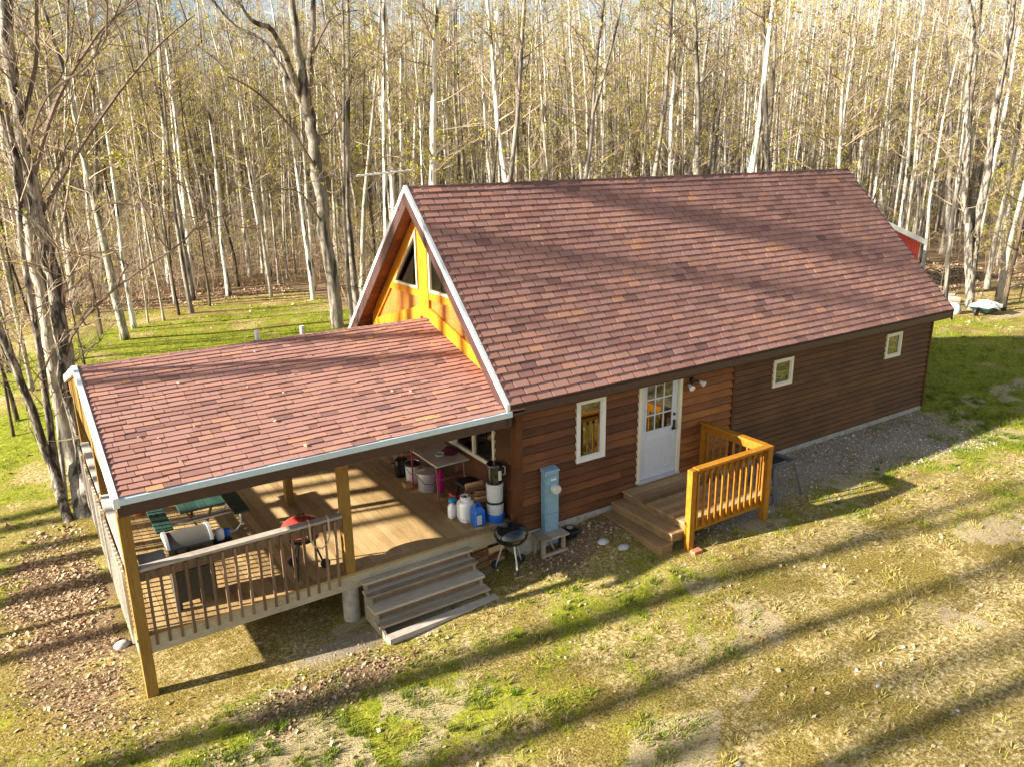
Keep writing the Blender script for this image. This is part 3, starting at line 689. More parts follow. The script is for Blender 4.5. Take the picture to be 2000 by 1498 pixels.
# railings
RT = DZ+1.0
rail = piece('porch_railing', W_GREYR, cabin, lambda mb: mb.box(-5.92, -3.11, .035, .175, RT-.04, RT, 0, .5))
piece('rail_band', W_BAL, rail, lambda mb: mb.box(-5.92, -3.11, .06, .10, RT-.19, RT-.042, 0, .4))
x = -5.86
rs = random.Random(4)
while x < -3.12:
    piece('baluster', W_BAL, rail, lambda mb: mb.prism([(x, .058, RT-.06), (x+.036, .058, RT-.06), (x+.036, .058, DZ-.16), (x, .058, DZ-.16)], (0, -.036, -.0), 0, rs.random()))
    x += .163
rail2 = piece('porch_railing', W_SUNLIT, cabin, lambda mb: (mb.box(-6.06, -5.92, .18, W2-.08, RT-.04, RT, 0, .6), mb.box(-6.03, -5.99, .18, W2-.08, RT-.19, RT-.042, 0, .3), mb.box(-6.06, -5.92, W2+.08, 5.88, RT-.04, RT, 0, .4), mb.box(-6.03, -5.99, W2+.08, 5.88, RT-.19, RT-.042, 0, .3)))
y = .24
while y < 5.85:
    if abs(y-W2) > .1: piece('baluster', W_SUNLIT, rail2, lambda mb: mb.box(-6.122, -6.086, y, y+.036, DZ-.16, RT-.06, 0, rs.random()))
    y += .15
piece('gable_wall_lamp', WHITE, cabin, lambda mb: mb.lathe([(.03, 0), (.045, .05), (.02, .09)], (-.07, W2, 5.30), 12))

# porch steps
st = thing('wooden_steps', 'weathered grey wooden steps with four treads at the porch deck edge', 'steps', (-1.9, -.4, -.6))
TR = [(.05, -.10, .03), (-.10, -.27, -.03), (-.26, -.48, -.20), (-.42, -.645, -.42)]   # z, front y, back y
for i, (z, yf, yb) in enumerate(TR):
    def f(mb):
        rs = random.Random(i); yb2 = [.022, -.02, -.185, -.40][i]; x0, x1 = -2.91, -.95
        mid = (yf+yb2)/2
        mb.box(x0, x1, yf, mid-.003, z-.045, z, 0, rs.random()); mb.box(x0, x1, mid+.004, yb2, z-.045, z-.003, 0, rs.random())
    piece('tread', W_GREY, st, f, bevel=.004)
def f(mb):
    for (z, yf, yb), zn in zip(TR[:3], (-.10, -.26, -.42)): mb.box(-2.84, -1.01, yf+.075, yf+.09, zn-.0, z-.045, 0, random.random())
piece('riser', W_BAL, st, f)
for x in (-2.87, -1.03):
    piece('stringer', W_GREY, st, lambda mb: mb.prism([(x, .02, -.0), (x, -.07, -.0), (x, -.08, -.15), (x, -.25, -.15), (x, -.255, -.31), (x, -.46, -.31), (x, -.465, -.47), (x, -.62, -.47), (x, -.85, -.60), (x, -.85, -.66), (x, .02, -.66)], (.04, 0, 0), 0, .3))
piece('toe_board', W_GREYR, st, lambda mb: mb.hexa([(-2.86, -.90, -.60), (-.90, -.84, -.60), (-.90, -.69, -.60), (-2.86, -.75, -.60), (-2.86, -.90, -.51), (-.90, -.84, -.51), (-.90, -.69, -.51), (-2.86, -.75, -.51)], 0, .7))

# entry deck with steps and railing
ed = thing('entry_deck', 'small golden wooden entry deck with railing and two steps at white door', 'deck', (3.4, -.9, -.28))
EY = -1.68; EZ = .24
def f(mb):
    rs = random.Random(6); n = 12; y = -.03
    w = (-.06-EY)/n
    for k in range(n): mb.box(2.36, 4.46, -.06-(k+1)*w+.006, -.06-k*w, EZ-.038, EZ, 0, rs.random())
piece('platform', W_STEP, ed, f)
def f(mb): mb.box(2.39, 4.44, EY+.0, EY+.04, EZ-.24, EZ-.04, 0, .5); mb.box(4.40, 4.44, EY+.042, -.06, EZ-.24, EZ-.04, 0, .5)
piece('frame', W_RAIL, ed, f)
piece('frame', W_STEP, ed, lambda mb: mb.box(2.39, 2.43, EY+.042, -.06, EZ-.3, EZ-.04, 0, .3))
for (xa, xb, zt, zb) in ((2.11, 2.385, .07, -.10), (1.86, 2.15, -.10, -.34)):
    def f(mb):
        rs = random.Random(int(xa*100))
        h = (xb-xa)/2
        mb.box(xa, xa+h-.003, EY+.04, -.04, zt-.038, zt, 0, rs.random()); mb.box(xa+h+.003, xb, EY+.04, -.04, zt-.038, zt, 0, rs.random())
        mb.box(xa+.02, xa+.055, EY+.05, -.04, zb, zt-.04, 0, .4); mb.box(xa+.06, xb, EY+.05, EY+.085, zb, zt-.04, 0, .2)
    piece('step', W_STEP, ed, f, bevel=.004)
def epost(x, y, z0, z1, w=.10): return piece('post', W_RAIL, ed, lambda mb: mb.box(x-w/2, x+w/2, y-w/2, y+w/2, z0, z1, 0, .5), bevel=.005)
epost(2.47, EY-.02, -.34, 1.20, .12); epost(4.41, EY-.02, -.34, 1.17, .12); epost(4.41, -.12, EZ, 1.10, .09)
er = piece('railing', W_RAIL, ed, lambda mb: (mb.box(2.54, 4.47, EY-.09, EY+.05, 1.172, 1.21, 0, .6), mb.box(2.535, 4.345, EY-.02, EY+.02, 1.03, 1.168, 0, .2)))
n = 12
for k in range(n):
    x = 2.60+k*(4.30-2.60)/(n-1)
    piece('baluster', W_RAIL, er, lambda mb: mb.box(x-.018, x+.018, EY-.058, EY-.024, EZ-.17, 1.11, 0, random.random()))
er2 = piece('railing', W_RAIL, ed, lambda mb: (mb.box(4.35, 4.49, EY+.06, -.05, 1.172, 1.21, 0, .6), mb.box(4.39, 4.43, EY+.05, -.06, 1.03, 1.168, 0, .3)))
for k in range(9):
    y = EY+.17+k*.165
    piece('baluster', W_RAIL, er2, lambda mb: mb.box(4.445, 4.479, y-.018, y+.018, EZ-.17, 1.11, 0, random.random()))

# ------------------------------------------------------------------ objects
# electric meter pedestal
mp_ = thing('electric_meter', 'blue grey electric meter pedestal standing against the brown cabin wall', 'electric meter', (.62, -.12, -.2))
piece('pedestal', BLUEGR, mp_, lambda mb: (mb.box(.48, .77, -.19, -.05, -.3, 1.08, 0), mb.hexa([(.465, -.21, 1.08), (.785, -.21, 1.08), (.785, -.045, 1.08), (.465, -.045, 1.08), (.475, -.20, 1.12), (.775, -.20, 1.12), (.775, -.045, 1.15), (.475, -.045, 1.15)])), bevel=.008)
piece('cover_panel', BLUEGR, mp_, lambda mb: (mb.box(.50, .75, -.205, -.192, .32, 1.02), mb.box(.50, .75, -.2, -.192, -.1, .30)), bevel=.004)
piece('meter_dial', plain('meter_glass', (.62,.62,.58), .2, coat=.5), mp_, lambda mb: mb.lathe([(.085, 0), (.09, -.03), (.085, -.09), (.07, -.11), (.02, -.115)], (.66, -.205, .78), 20, axis='y'), smooth=True)
piece('label_plate', WHITE, mp_, lambda mb: mb.box(.585, .70, -.208, -.204, .93, .965))

# black kettle grill on the lawn
def kettle(name, label, c, rad, lidm, bowlm, zb, zg, legm, group=None, rot=.5, lid_up=.0):
    t = thing(name, label, 'grill', (c[0], c[1], zg), group)
    prof = [(rad*math.cos(a), -rad*.62*math.sin(a)) for a in np.linspace(1.45, 0, 9)]
    piece('bowl', bowlm, t, lambda mb: mb.lathe(prof+[(rad*1.02, .012)], (c[0], c[1], zb), 28), smooth=True)
    prof2 = [(rad*1.04, .014), (rad*1.04, .03)]+[(rad*1.02*math.cos(a), .03+rad*.62*math.sin(a)) for a in np.linspace(.08, 1.5, 10)]
    lid = piece('lid', lidm, t, lambda mb: mb.lathe(prof2, (c[0], c[1], zb+lid_up), 28), smooth=True)
    zt = zb+lid_up+.03+rad*.62
    piece('lid_handle', legm[0], lid, lambda mb: (mb.tube([(c[0]-.06, c[1], zt-.01), (c[0]-.055, c[1], zt+.045), (c[0]+.055, c[1], zt+.045), (c[0]+.06, c[1], zt-.01)], .013, 8)), smooth=True)
    for k in range(3):
        a = rot+k*2.094
        p0 = (c[0]+math.cos(a)*rad*.45, c[1]+math.sin(a)*rad*.45, zb-rad*.5); p1 = (c[0]+math.cos(a)*rad*1.0, c[1]+math.sin(a)*rad*1.0, zg+.01)
        lg = piece('leg', legm[1], t, lambda mb: mb.tube([p0, p1], .016, 10), smooth=True)
        if k == 0: piece('foot', BLACKM, lg, lambda mb: mb.tube([Vector(p0).lerp(Vector(p1), .8), p1], .022, 10), smooth=True)
        else:
            piece('wheel', BLACKM, lg, lambda mb: mb.lathe([(.03, -.02), (.075, -.018), (.08, 0), (.075, .018), (.03, .02)], (p1[0], p1[1], zg+.08), 18, axis='y'), smooth=True)
    return t
kettle('kettle_grill', 'shiny black kettle charcoal grill on tripod legs beside the porch steps', (-.30, -.28), .285, BLACK, BLACK, .20, -.45, (BLACKM, ALUM), rot=-1.75)
kl = thing('grill_bowl', 'round black grill bowl lying on leaves beside the small wooden stand', 'grill bowl', (1.03, -.16, -.25))
piece('bowl', BLACK, kl, lambda mb: mb.lathe([(.06, -.12), (.13, -.09), (.175, -.02), (.185, .05), (.18, .055), (.15, .07), (.08, .085)], (1.03, -.16, -.18), 24), smooth=True)
piece('vent', ALUM, kl, lambda mb: mb.lathe([(.055, .0), (.055, .006), (.03, .012)], (1.03, -.17, -.097), 16), smooth=True)
# small wooden stand
ws = thing('wooden_stand', 'small rough wooden stand between black kettle grill and meter pedestal', 'stand', (.55, -.1, -.4))
piece('top', W_GREY, ws, lambda mb: (mb.box(.28, .44, -.44, -.05, -.06, -.025, 0, .2), mb.box(.445, .61, -.44, -.05, -.06, -.022, 0, .6), mb.box(.615, .82, -.44, -.05, -.06, -.024, 0, .4)), bevel=.004)
for (x, y) in ((.31, -.37), (.74, -.37), (.31, -.1), (.74, -.1)):
    piece('leg', W_GREY, ws, lambda mb: mb.box(x, x+.045, y, y+.07, -.46, -.06, 0, .3))
piece('stretcher', W_GREY, ws, lambda mb: mb.box(.28, .82, -.415, -.372, -.37, -.33, 0, .6))
piece('brace', W_DECK, ws, lambda mb: mb.bar((.50, -.2, -.08), (.66, -.22, -.42), .06, .03, 0, .9))

# large barrel gas grill on the deck
gg = thing('gas_grill', 'large gas grill with rounded steel hood behind the front porch railing', 'grill', (-5.2, .62, DZ))
gx0, gx1, gy = -5.50, -4.90, .62
piece('cabinet', DARKCAB, gg, lambda mb: (mb.box(gx0+.03, gx1-.03, gy-.2, gy+.22, DZ+.12, DZ+.70), mb.box(gx0+.02, gx1-.02, gy-.22, gy-.2, DZ+.2, DZ+.62)), bevel=.01)
piece('firebox', BLACK, gg, lambda mb: mb.hexa([(gx0+.03, gy-.22, DZ+.70), (gx1-.03, gy-.22, DZ+.70), (gx1-.03, gy+.22, DZ+.70), (gx0+.03, gy+.22, DZ+.70), (gx0, gy-.262, DZ+.988), (gx1, gy-.262, DZ+.988), (gx1, gy+.26, DZ+.988), (gx0, gy+.26, DZ+.988)]), bevel=.008)
hp = [(gy-.26*math.cos(a), DZ+.91+.22*math.sin(a)) for a in np.linspace(.38, math.pi-.38, 13)]
hood = piece('hood', STEEL, gg, lambda mb: poly_yz(mb, hp, gx0+.03, gx1-.03), smooth=True)
hp2 = [(gy+(y-gy)*1.05, DZ+.86+(z-DZ-.86)*1.09) for y, z in hp]
for a, b in ((gx0-.01, gx0+.029), (gx1-.029, gx1+.01)): piece('hood_end', ALUM, hood, lambda mb: poly_yz(mb, hp2, a, b), smooth=True)
piece('handle', STEEL, hood, lambda mb: mb.tube([(gx0+.08, gy+.30, DZ+.96), (gx1-.08, gy+.30, DZ+.96)], .014, 8), smooth=True)
piece('side_shelf', GREYPL, gg, lambda mb: mb.box(gx0-.36, gx0-.012, gy-.2, gy+.2, DZ+.80, DZ+.84), bevel=.008)
piece('side_burner', BLACKM, gg, lambda mb: (mb.box(gx1+.012, gx1+.30, gy-.2, gy+.2, DZ+.76, DZ+.83), mb.lathe([(.1, 0), (.11, .02), (.08, .03)], (gx1+.15, gy, DZ+.83), 16)), bevel=.006)
for (x, y) in ((gx0+.05, gy-.18), (gx1-.09, gy-.18), (gx0+.05, gy+.14), (gx1-.09, gy+.14)): piece('leg', BLACKM, gg, lambda mb: mb.box(x, x+.04, y, y+.04, DZ, DZ+.12))
piece('frame_rail', ALUM, gg, lambda mb: mb.box(gx0+.0, gx0+.028, gy-.22, gy-.19, DZ+.02, DZ+.70))
cn = thing('water_jug', 'small white and blue jug standing on the side of the gas grill', 'jug', (-4.72, .66, DZ+.86))
piece('body', TANKW, cn, lambda mb: mb.lathe([(.06, 0), (.065, .02), (.065, .12), (.04, .16), (.025, .17)], (-4.76, .62, DZ+.86), 16), smooth=True)
piece('cap', BLUEP, cn, lambda mb: mb.lathe([(.045, 0), (.05, .03), (.05, .11), (.03, .12)], (-4.65, .66, DZ+.86), 16), smooth=True)

# red kettle grill behind the railing
rg = kettle('charcoal_grill', 'red lidded kettle grill on crossed tripod legs behind the porch railing', (-3.60, .50), .31, REDP, BLACK, DZ+.70, DZ, (W_FIRE, BLACKM), rot=-2.3)
rp = thing('rope', 'tan rope looped over the porch railing in front of red grill', 'rope', (-3.5, .1, RT))
def loop(mb, x):
    mb.tube([(x, .02, RT-.25), (x-.01, .0, RT-.1), (x, .02, RT+.01), (x+.02, .1, RT+.018), (x+.03, .185, RT+.0), (x+.02, .2, RT-.12), (x+.0, .19, RT-.3)], .014, 7)
piece('loop', ROPE, rp, lambda mb: loop(mb, -3.62), smooth=True); piece('loop', ROPE, rp, lambda mb: loop(mb, -3.33), smooth=True)
piece('cord', ROPE, rp, lambda mb: mb.tube([(-3.62, .02, RT-.25), (-3.58, .0, RT-.36), (-3.47, -.01, RT-.42), (-3.38, .0, RT-.36), (-3.33, .02, RT-.25)], .012, 7), smooth=True)

# picnic table
pt = thing('picnic_table', 'worn green picnic table with attached benches under the porch roof', 'picnic table', (-4.68, 2.9, DZ))
def f(mb):
    for k in range(5): mb.box(-5.03+k*.142, -5.03+k*.142+.136, 2.12, 3.75, .93, .965, 0, random.random())
piece('table_top', W_GREEN, pt, f, bevel=.004)
for (a, b) in ((-5.40, -5.14), (-4.18, -3.92)): piece('bench', W_GREEN, pt, lambda mb: (mb.box(a, (a+b)/2-.003, 2.26, 3.75, .63, .665, 0, random.random()), mb.box((a+b)/2+.003, b, 2.26, 3.75, .63, .665, 0, random.random())), bevel=.004)
for y in (2.5, 3.45):
    piece('frame', ALUM, pt, lambda mb: (mb.tube([(-5.27, y, .63), (-5.27, y, .35), (-5.15, y, DZ+.03), (-4.9, y, DZ+.02), (-4.4, y, DZ+.02), (-4.12, y, DZ+.03), (-4.03, y, .35), (-4.03, y, .63)], .02, 8), mb.tube([(-5.27, y, .6), (-4.03, y, .6)], .018, 8)), smooth=True)
    piece('leg', W_POST, pt, lambda mb: (mb.bar((-4.95, y+.03, .93), (-4.62, y+.03, .24), .05, .03), mb.bar((-4.42, y+.03, .93), (-4.68, y+.03, .24), .05, .03)))
obp = at_z(273, 1003, DZ); OBX, OBY = float(obp[0]), float(obp[1])
ob_ = thing('orange_bin', 'small bright orange bin at the porch end beside the picnic bench', 'bin', (OBX, OBY, DZ))
piece('body', plain('orange_plastic', (.62,.17,.01), .45), ob_, lambda mb: mb.lathe([(.075, 0), (.095, .26), (.10, .27), (.085, .27), (.08, .2)], (OBX, OBY, DZ), 20), smooth=True)
piece('rim', BLACKM, ob_, lambda mb: mb.lathe([(.098, .272), (.105, .28), (.095, .288)], (OBX, OBY, DZ), 20))

# folding table and what stands about it
ft = thing('folding_table', 'ivory topped folding table along the porch wall under the windows', 'table', (-.38, 2.2, DZ))
piece('table_top', TABLET, ft, lambda mb: mb.box(-.76, -.06, 1.47, 3.2, .915, .95), bevel=.012)
for y in (1.62, 3.05):
    for x in (-.70, -.12): piece('leg', RUST, ft, lambda mb: mb.tube([(x, y, .915), (x-.02, y-.12 if y < 2 else y+.05, DZ)], .016, 8), smooth=True)
    piece('cross_bar', RUST, ft, lambda mb: mb.tube([(-.70, y, .6), (-.12, y, .6)], .012, 6))
hs = tag(piece('cloth_heap', plain('maroon_cloth', (.12,.02,.03), .9), None, lambda mb: mb.lathe([(.16, .952), (.17, .98), (.13, 1.02), (.09, 1.06), (.03, 1.07)], (-.22, 1.95, 0), 11)), 'dark maroon cloth heap lying on the ivory folding table', 'cloth')
gj = tag(piece('glass_bowl', plain('clear_plastic', (.6,.65,.66), .2, coat=.4), None, lambda mb: mb.lathe([(.05, .952), (.08, .96), (.10, 1.0), (.09, 1.005), (.06, .97)], (-.46, 1.92, 0), 16), smooth=True), 'small clear bowl on the folding table beside maroon cloth', 'bowl')
rb = tag(piece('red_lid', REDP, None, lambda mb: mb.lathe([(.14, .952), (.15, .97), (.1, .985)], (-.5, 2.62, 0), 18), smooth=True), 'flat red lid lying at the far end of the folding table', 'tray')  # a loose red pot lid on the table, not a tray
bt = thing('griddle', 'flat black griddle on low stand beside the ivory folding table', 'griddle', (-.2, 1.3, DZ))
piece('top', BLACKM, bt, lambda mb: mb.box(-.42, -.07, .86, 1.45, .56, .62), bevel=.01)
for (x, y) in ((-.38, .9), (-.12, .9), (-.38, 1.38), (-.12, 1.38)): piece('leg', BLACKM, bt, lambda mb: mb.box(x-.015, x+.015, y-.015, y+.015, DZ, .56))
rc = thing('gas_can', 'red gas can on porch floor under the black griddle', 'gas can', (-.52, 1.25, DZ))
piece('body', REDP, rc, lambda mb: mb.box(-.60, -.45, 1.12, 1.36, DZ, DZ+.24), bevel=.03)
piece('spout', BLACKM, rc, lambda mb: mb.tube([(-.52, 1.18, DZ+.23), (-.56, 1.14, DZ+.33)], .018, 8), smooth=True)
def bucket(name, label, c, r, h, m, cat='bucket', group=None, rimm=None, z=DZ, inner=None):
    t = thing(name, label, cat, (c[0], c[1], z), group)
    piece('body', m, t, lambda mb: mb.lathe([(r*.86, 0), (r, h), (r*.95, h), (r*.80, .06)], (c[0], c[1], z), 24), smooth=True)
    piece('rim', rimm or m, t, lambda mb: mb.lathe([(r*1.01, h-.05), (r*1.05, h-.045), (r*1.05, h), (r*.96, h+.004), (r*.95, h-.01)], (c[0], c[1], z), 24), smooth=True)
    piece('handle', STEEL, t, lambda mb: mb.tube([(c[0]-r, c[1], z+h*.85), (c[0]-r*.8, c[1]-r*.8, z+h*.55), (c[0], c[1]-r*1.1, z+h*.45), (c[0]+r*.8, c[1]-r*.8, z+h*.55), (c[0]+r, c[1], z+h*.85)], .006, 6))
    return t
bucket('plastic_bucket', 'tall white plastic bucket with dark rim beside the folding table', (-.66, 2.70), .15, .40, TANKW, rimm=BLACKM)
sp = bucket('stock_pot', 'big shiny aluminium pot in front of the folding table', (-.62, 2.16), .19, .38, ALUM)
piece('lid', ALUM, sp, lambda mb: mb.lathe([(.19, .385), (.2, .39), (.12, .41), (.02, .415)], (-.62, 2.16, DZ), 24), smooth=True)
mg = thing('magenta_jug', 'magenta plastic jug standing beside the big aluminium pot', 'jug', (-.45, 1.94, DZ))
piece('body', MAG, mg, lambda mb: mb.box(-.50, -.40, 1.88, 2.0, DZ, DZ+.40), bevel=.02)
piece('cap', MAG, mg, lambda mb: mb.lathe([(.03, .40), (.032, .44), (.02, .445)], (-.45, 1.94, DZ), 12))
bp_ = thing('black_pot', 'black pot with white side behind the white plastic bucket', 'pot', (-.74, 3.08, DZ))
piece('body', BLACK, bp_, lambda mb: mb.lathe([(.12, 0), (.13, .3), (.135, .36), (.1, .39), (.02, .40)], (-.74, 3.08, DZ), 20), smooth=True)
piece('handle', BLACKM, bp_, lambda mb: mb.tube([(-.87, 3.08, DZ+.3), (-.95, 3.08, DZ+.3)], .015, 6))
rpole = tag(piece('red_pole', plain('red_pole_paint', (.38,.02,.02), .5), None, lambda mb: mb.tube([(-.84, 2.32, DZ), (-.84, 2.32, 1.6)], .016, 8)), 'thin red pole standing in front of the aluminium pot', 'pole')
wb = tag(piece('wood_block', W_FIRE, None, lambda mb: mb.prism([(-.95, 2.42, DZ), (-.80, 2.42, DZ), (-.80, 2.58, DZ), (-.95, 2.58, DZ)], (0, 0, .09), 0, .7)), 'short brown wood block on porch floor under the pots', 'block')

def cylinder_tank(name, label, c, r, h, m, group=None):
    t = thing(name, label, 'gas tank', (c[0], c[1], DZ), group)
    piece('body', m, t, lambda mb: mb.lathe([(r*.8, .03), (r*.95, .05), (r, .09), (r, h*.68), (r*.93, h*.76), (r*.7, h*.83), (r*.3, h*.86)], (c[0], c[1], DZ), 26), smooth=True)
    piece('foot_ring', m, t, lambda mb: mb.lathe([(r*.75, 0), (r*.75, .05)], (c[0], c[1], DZ), 22), smooth=True)
    def col(mb):
        for k in range(8):
            a = .5+k*.62; b = a+.63
            p = lambda q, z: (c[0]+r*.62*math.cos(q), c[1]+r*.62*math.sin(q), DZ+z)
            mb.hexa([p(a, h*.82), p(b, h*.82), (c[0]+r*.57*math.cos(b), c[1]+r*.57*math.sin(b), DZ+h*.82), (c[0]+r*.57*math.cos(a), c[1]+r*.57*math.sin(a), DZ+h*.82), p(a, h), p(b, h), (c[0]+r*.57*math.cos(b), c[1]+r*.57*math.sin(b), DZ+h), (c[0]+r*.57*math.cos(a), c[1]+r*.57*math.sin(a), DZ+h)])
    piece('collar', m, t, col)
    piece('valve', STEEL, t, lambda mb: (mb.tube([(c[0], c[1], DZ+h*.84), (c[0], c[1], DZ+h*.97)], .018, 8), mb.lathe([(.03, 0), (.032, .02)], (c[0], c[1], DZ+h*.95), 10)))
    return t
cylinder_tank('propane_tank', 'white propane tank on the porch floor beside a blue water can', (-.66, .62), .155, .46, TANKW)
jc = thing('water_can', 'square blue plastic water can at the edge of the porch', 'water can', (-.58, .33, DZ))
piece('body', BLUEP, jc, lambda mb: mb.box(-.685, -.475, .24, .44, DZ, DZ+.30), bevel=.03)
piece('shoulder', BLUEP, jc, lambda mb: mb.hexa([(-.68, .245, DZ+.28), (-.48, .245, DZ+.28), (-.48, .435, DZ+.28), (-.68, .435, DZ+.28), (-.63, .29, DZ+.36), (-.53, .29, DZ+.36), (-.53, .39, DZ+.36), (-.63, .39, DZ+.36)]), bevel=.02)
piece('handle', BLUEP, jc, lambda mb: mb.tube([(-.64, .34, DZ+.33), (-.63, .34, DZ+.40), (-.55, .34, DZ+.41), (-.52, .34, DZ+.34)], .016, 8), smooth=True)
piece('label', GREYB, jc, lambda mb: mb.box(-.655, -.56, .236, .239, DZ+.05, DZ+.22))
sc_ = thing('camp_cylinder', 'small blue and white camping gas cylinder behind the white propane tank', 'gas tank', (-.78, .92, DZ))
piece('body', TANKW, sc_, lambda mb: mb.lathe([(.07, 0), (.08, .03), (.08, .2), (.05, .25), (.02, .27)], (-.80, .86, DZ), 18), smooth=True)
piece('cap', plain('sky_blue_plastic', (.02,.33,.6), .4), sc_, lambda mb: mb.lathe([(.07, .0), (.075, .27), (.05, .3), (.02, .31)], (-.72, .98, DZ), 18), smooth=True)
# stack of buckets with a black urn on top
stk = [(0, .15, BLUEP, 'blue plastic pail at the bottom of the stack at porch corner', 'pail', .165), (.152, .20, GREYB, 'white bucket with dark lid resting on the blue pail', 'bucket', .155), (.385, .33, GREYB, 'tall white bucket under the black drinks urn at porch corner', 'bucket', .150)]
for z, h, m, lb, ct, r in stk:
    t = thing('pail' if ct == 'pail' else 'plastic_bucket', lb, ct, (-.235, .32, DZ+z))
    piece('body', m, t, lambda mb: mb.lathe([(r*.92, 0), (r, h-.01), (r*.97, h)], (-.235, .32, DZ+z), 26), smooth=True)
    if z == .152: piece('lid', plain('dark_lid_plastic', (.02,.035,.035), .4), t, lambda mb: mb.lathe([(r*1.03, h+.0), (r*1.06, h+.005), (r*1.06, h+.03), (r, h+.031)], (-.235, .32, DZ+z), 26), smooth=True)
    else: piece('rim', m, t, lambda mb: mb.lathe([(r*1.0, h-.05), (r*1.03, h-.045), (r*1.03, h-.03), (r*1.0, h-.025)], (-.235, .32, DZ+z), 26), smooth=True)
ur = thing('drinks_urn', 'black drinks urn with grey tap on top of the bucket stack', 'urn', (-.235, .32, DZ+.72))
piece('body', BLACK, ur, lambda mb: mb.lathe([(.13, 0), (.138, .02), (.138, .30), (.145, .305), (.145, .34), (.13, .36), (.02, .37)], (-.235, .32, DZ+.717), 26), smooth=True)
piece('tap', GREYB, ur, lambda mb: mb.box(-.25, -.19, .155, .182, DZ+.80, DZ+.98), bevel=.01)
piece('handle', ALUM, ur, lambda mb: mb.tube([(-.12, .26, DZ+.85), (-.08, .22, DZ+.87), (-.08, .22, DZ+1.0), (-.12, .26, DZ+1.02)], .012, 8), smooth=True)

def log(name, label, a, b, r, seed, group):
    mb = MB(); rs = random.Random(seed); a, b = Vector(a), Vector(b); d = (b-a).normalized(); x = d.orthogonal(); y = d.cross(x); pts = []
    ang = rs.random()*6
    for k in range(5):
        t = ang+2.1*k/4; pts.append(a+(x*math.cos(t)+y*math.sin(t))*r*rs.uniform(.85, 1.1))
    pts.append(a-(x*math.cos(ang+1)+y*math.sin(ang+1))*r*.4)
    mb.prism(pts, b-a, 0, rs.random()); return tag(mb.build(name, W_FIRE), label, 'firewood', group)
rs = random.Random(11)
for k in range(15):
    z = DZ+.05+.085*(k//3); y = .62+.16*(k % 3)+rs.uniform(-.02, .02)
    log('firewood', 'split firewood stacked on porch floor against the cabin wall', (-.42+rs.uniform(-.03, .03), y+.12, z), (-.10, y+rs.uniform(-.03, .03), z+.03+rs.uniform(0, .05)), .055, k, 'firewood against the wall')
for k in range(14):
    x = -.93+.17*(k % 4)+rs.uniform(-.02, .02); z = float(ground_h(-.8, .3))+.05+.115*(k//4)
    log('firewood', 'split firewood stacked on the ground under the porch edge', (x-.1, .13+rs.uniform(0, .03), z), (x+.22, .16, z+.01), .058, 40+k, 'firewood under the porch')

# plastic stand beside the entry deck
gs = thing('side_stand', 'grey plastic stand with four legs right of the golden entry deck', 'stand', (5.4, -1.1, -.26))
def f(mb): mb.box(5.17, 5.22, -1.32, -.80, .40, .49); mb.box(5.72, 5.77, -1.32, -.80, .40, .49); mb.box(5.222, 5.718, -1.32, -1.27, .40, .49); mb.box(5.222, 5.718, -.85, -.80, .40, .49)
piece('frame', GREYPL, gs, f, bevel=.008)
for (x, y, sx, sy) in ((5.2, -1.29, -1, -1), (5.74, -1.29, 1, -1), (5.2, -.83, -1, 1), (5.74, -.83, 1, 1)):
    piece('leg', GREYPL, gs, lambda mb: mb.bar((x, y, .44), (x+sx*.14, y+sy*.16, -.30), .085 if sy < 0 and sx < 0 else .055, .05), bevel=.008)
piece('tray', BLACKM, gs, lambda mb: (mb.box(5.225, 5.715, -1.1, -.855, .41, .43), mb.box(5.19, 5.70, -.79, -.77, .42, .56)))
br = tag(piece('brick', BRICK, None, lambda mb: mb.box(2.40, 2.60, -1.92, -1.80, float(ground_h(2.5, -1.86))-.01, float(ground_h(2.5, -1.86))+.05), bevel=.006), 'orange brick on gravel at the foot of the entry deck post', 'brick')
def rock(name, label, c, s, seed, group=None):
    mb = MB(); rs = np.random.RandomState(seed); mb.lathe([(.25, 0), (.85, .1), (1, .35), (.8, .65), (.4, .82)], (0, 0, -.15), 9)
    mb.v = [(c[0]+v[0]*s[0]*rs.uniform(.8, 1.15), c[1]+v[1]*s[1]*rs.uniform(.8, 1.15), float(ground_h(c[0], c[1]))+v[2]*s[2]) for v in mb.v]
    return tag(mb.build(name, STONE, None, smooth=True), label, 'rock', group)
rock('rock', 'pale flat rock on leaves left of the entry steps', at_z(1217, 1078, -.32), (.13, .09, .1), 1)
rock('rock', 'grey rock with mossy edge among leaves near entry steps', at_z(1178, 1070, -.32), (.12, .1, .1), 2)
rock('rock', 'pale rock on leaf litter beside front porch corner post', at_z(240, 1265, -.76), (.13, .1, .12), 3)
for i, (px, py) in enumerate([(1673, 1310), (1722, 1297), (1715, 1341), (1870, 1390), (1765, 1265), (1445, 1472)]):
    p = at_z(px, py, -.32); rock('stone', 'small whitish stone lying in the mown front lawn', p, (.026+.01*(i % 3), .026, .034), 20+i, 'white stones on the lawn')

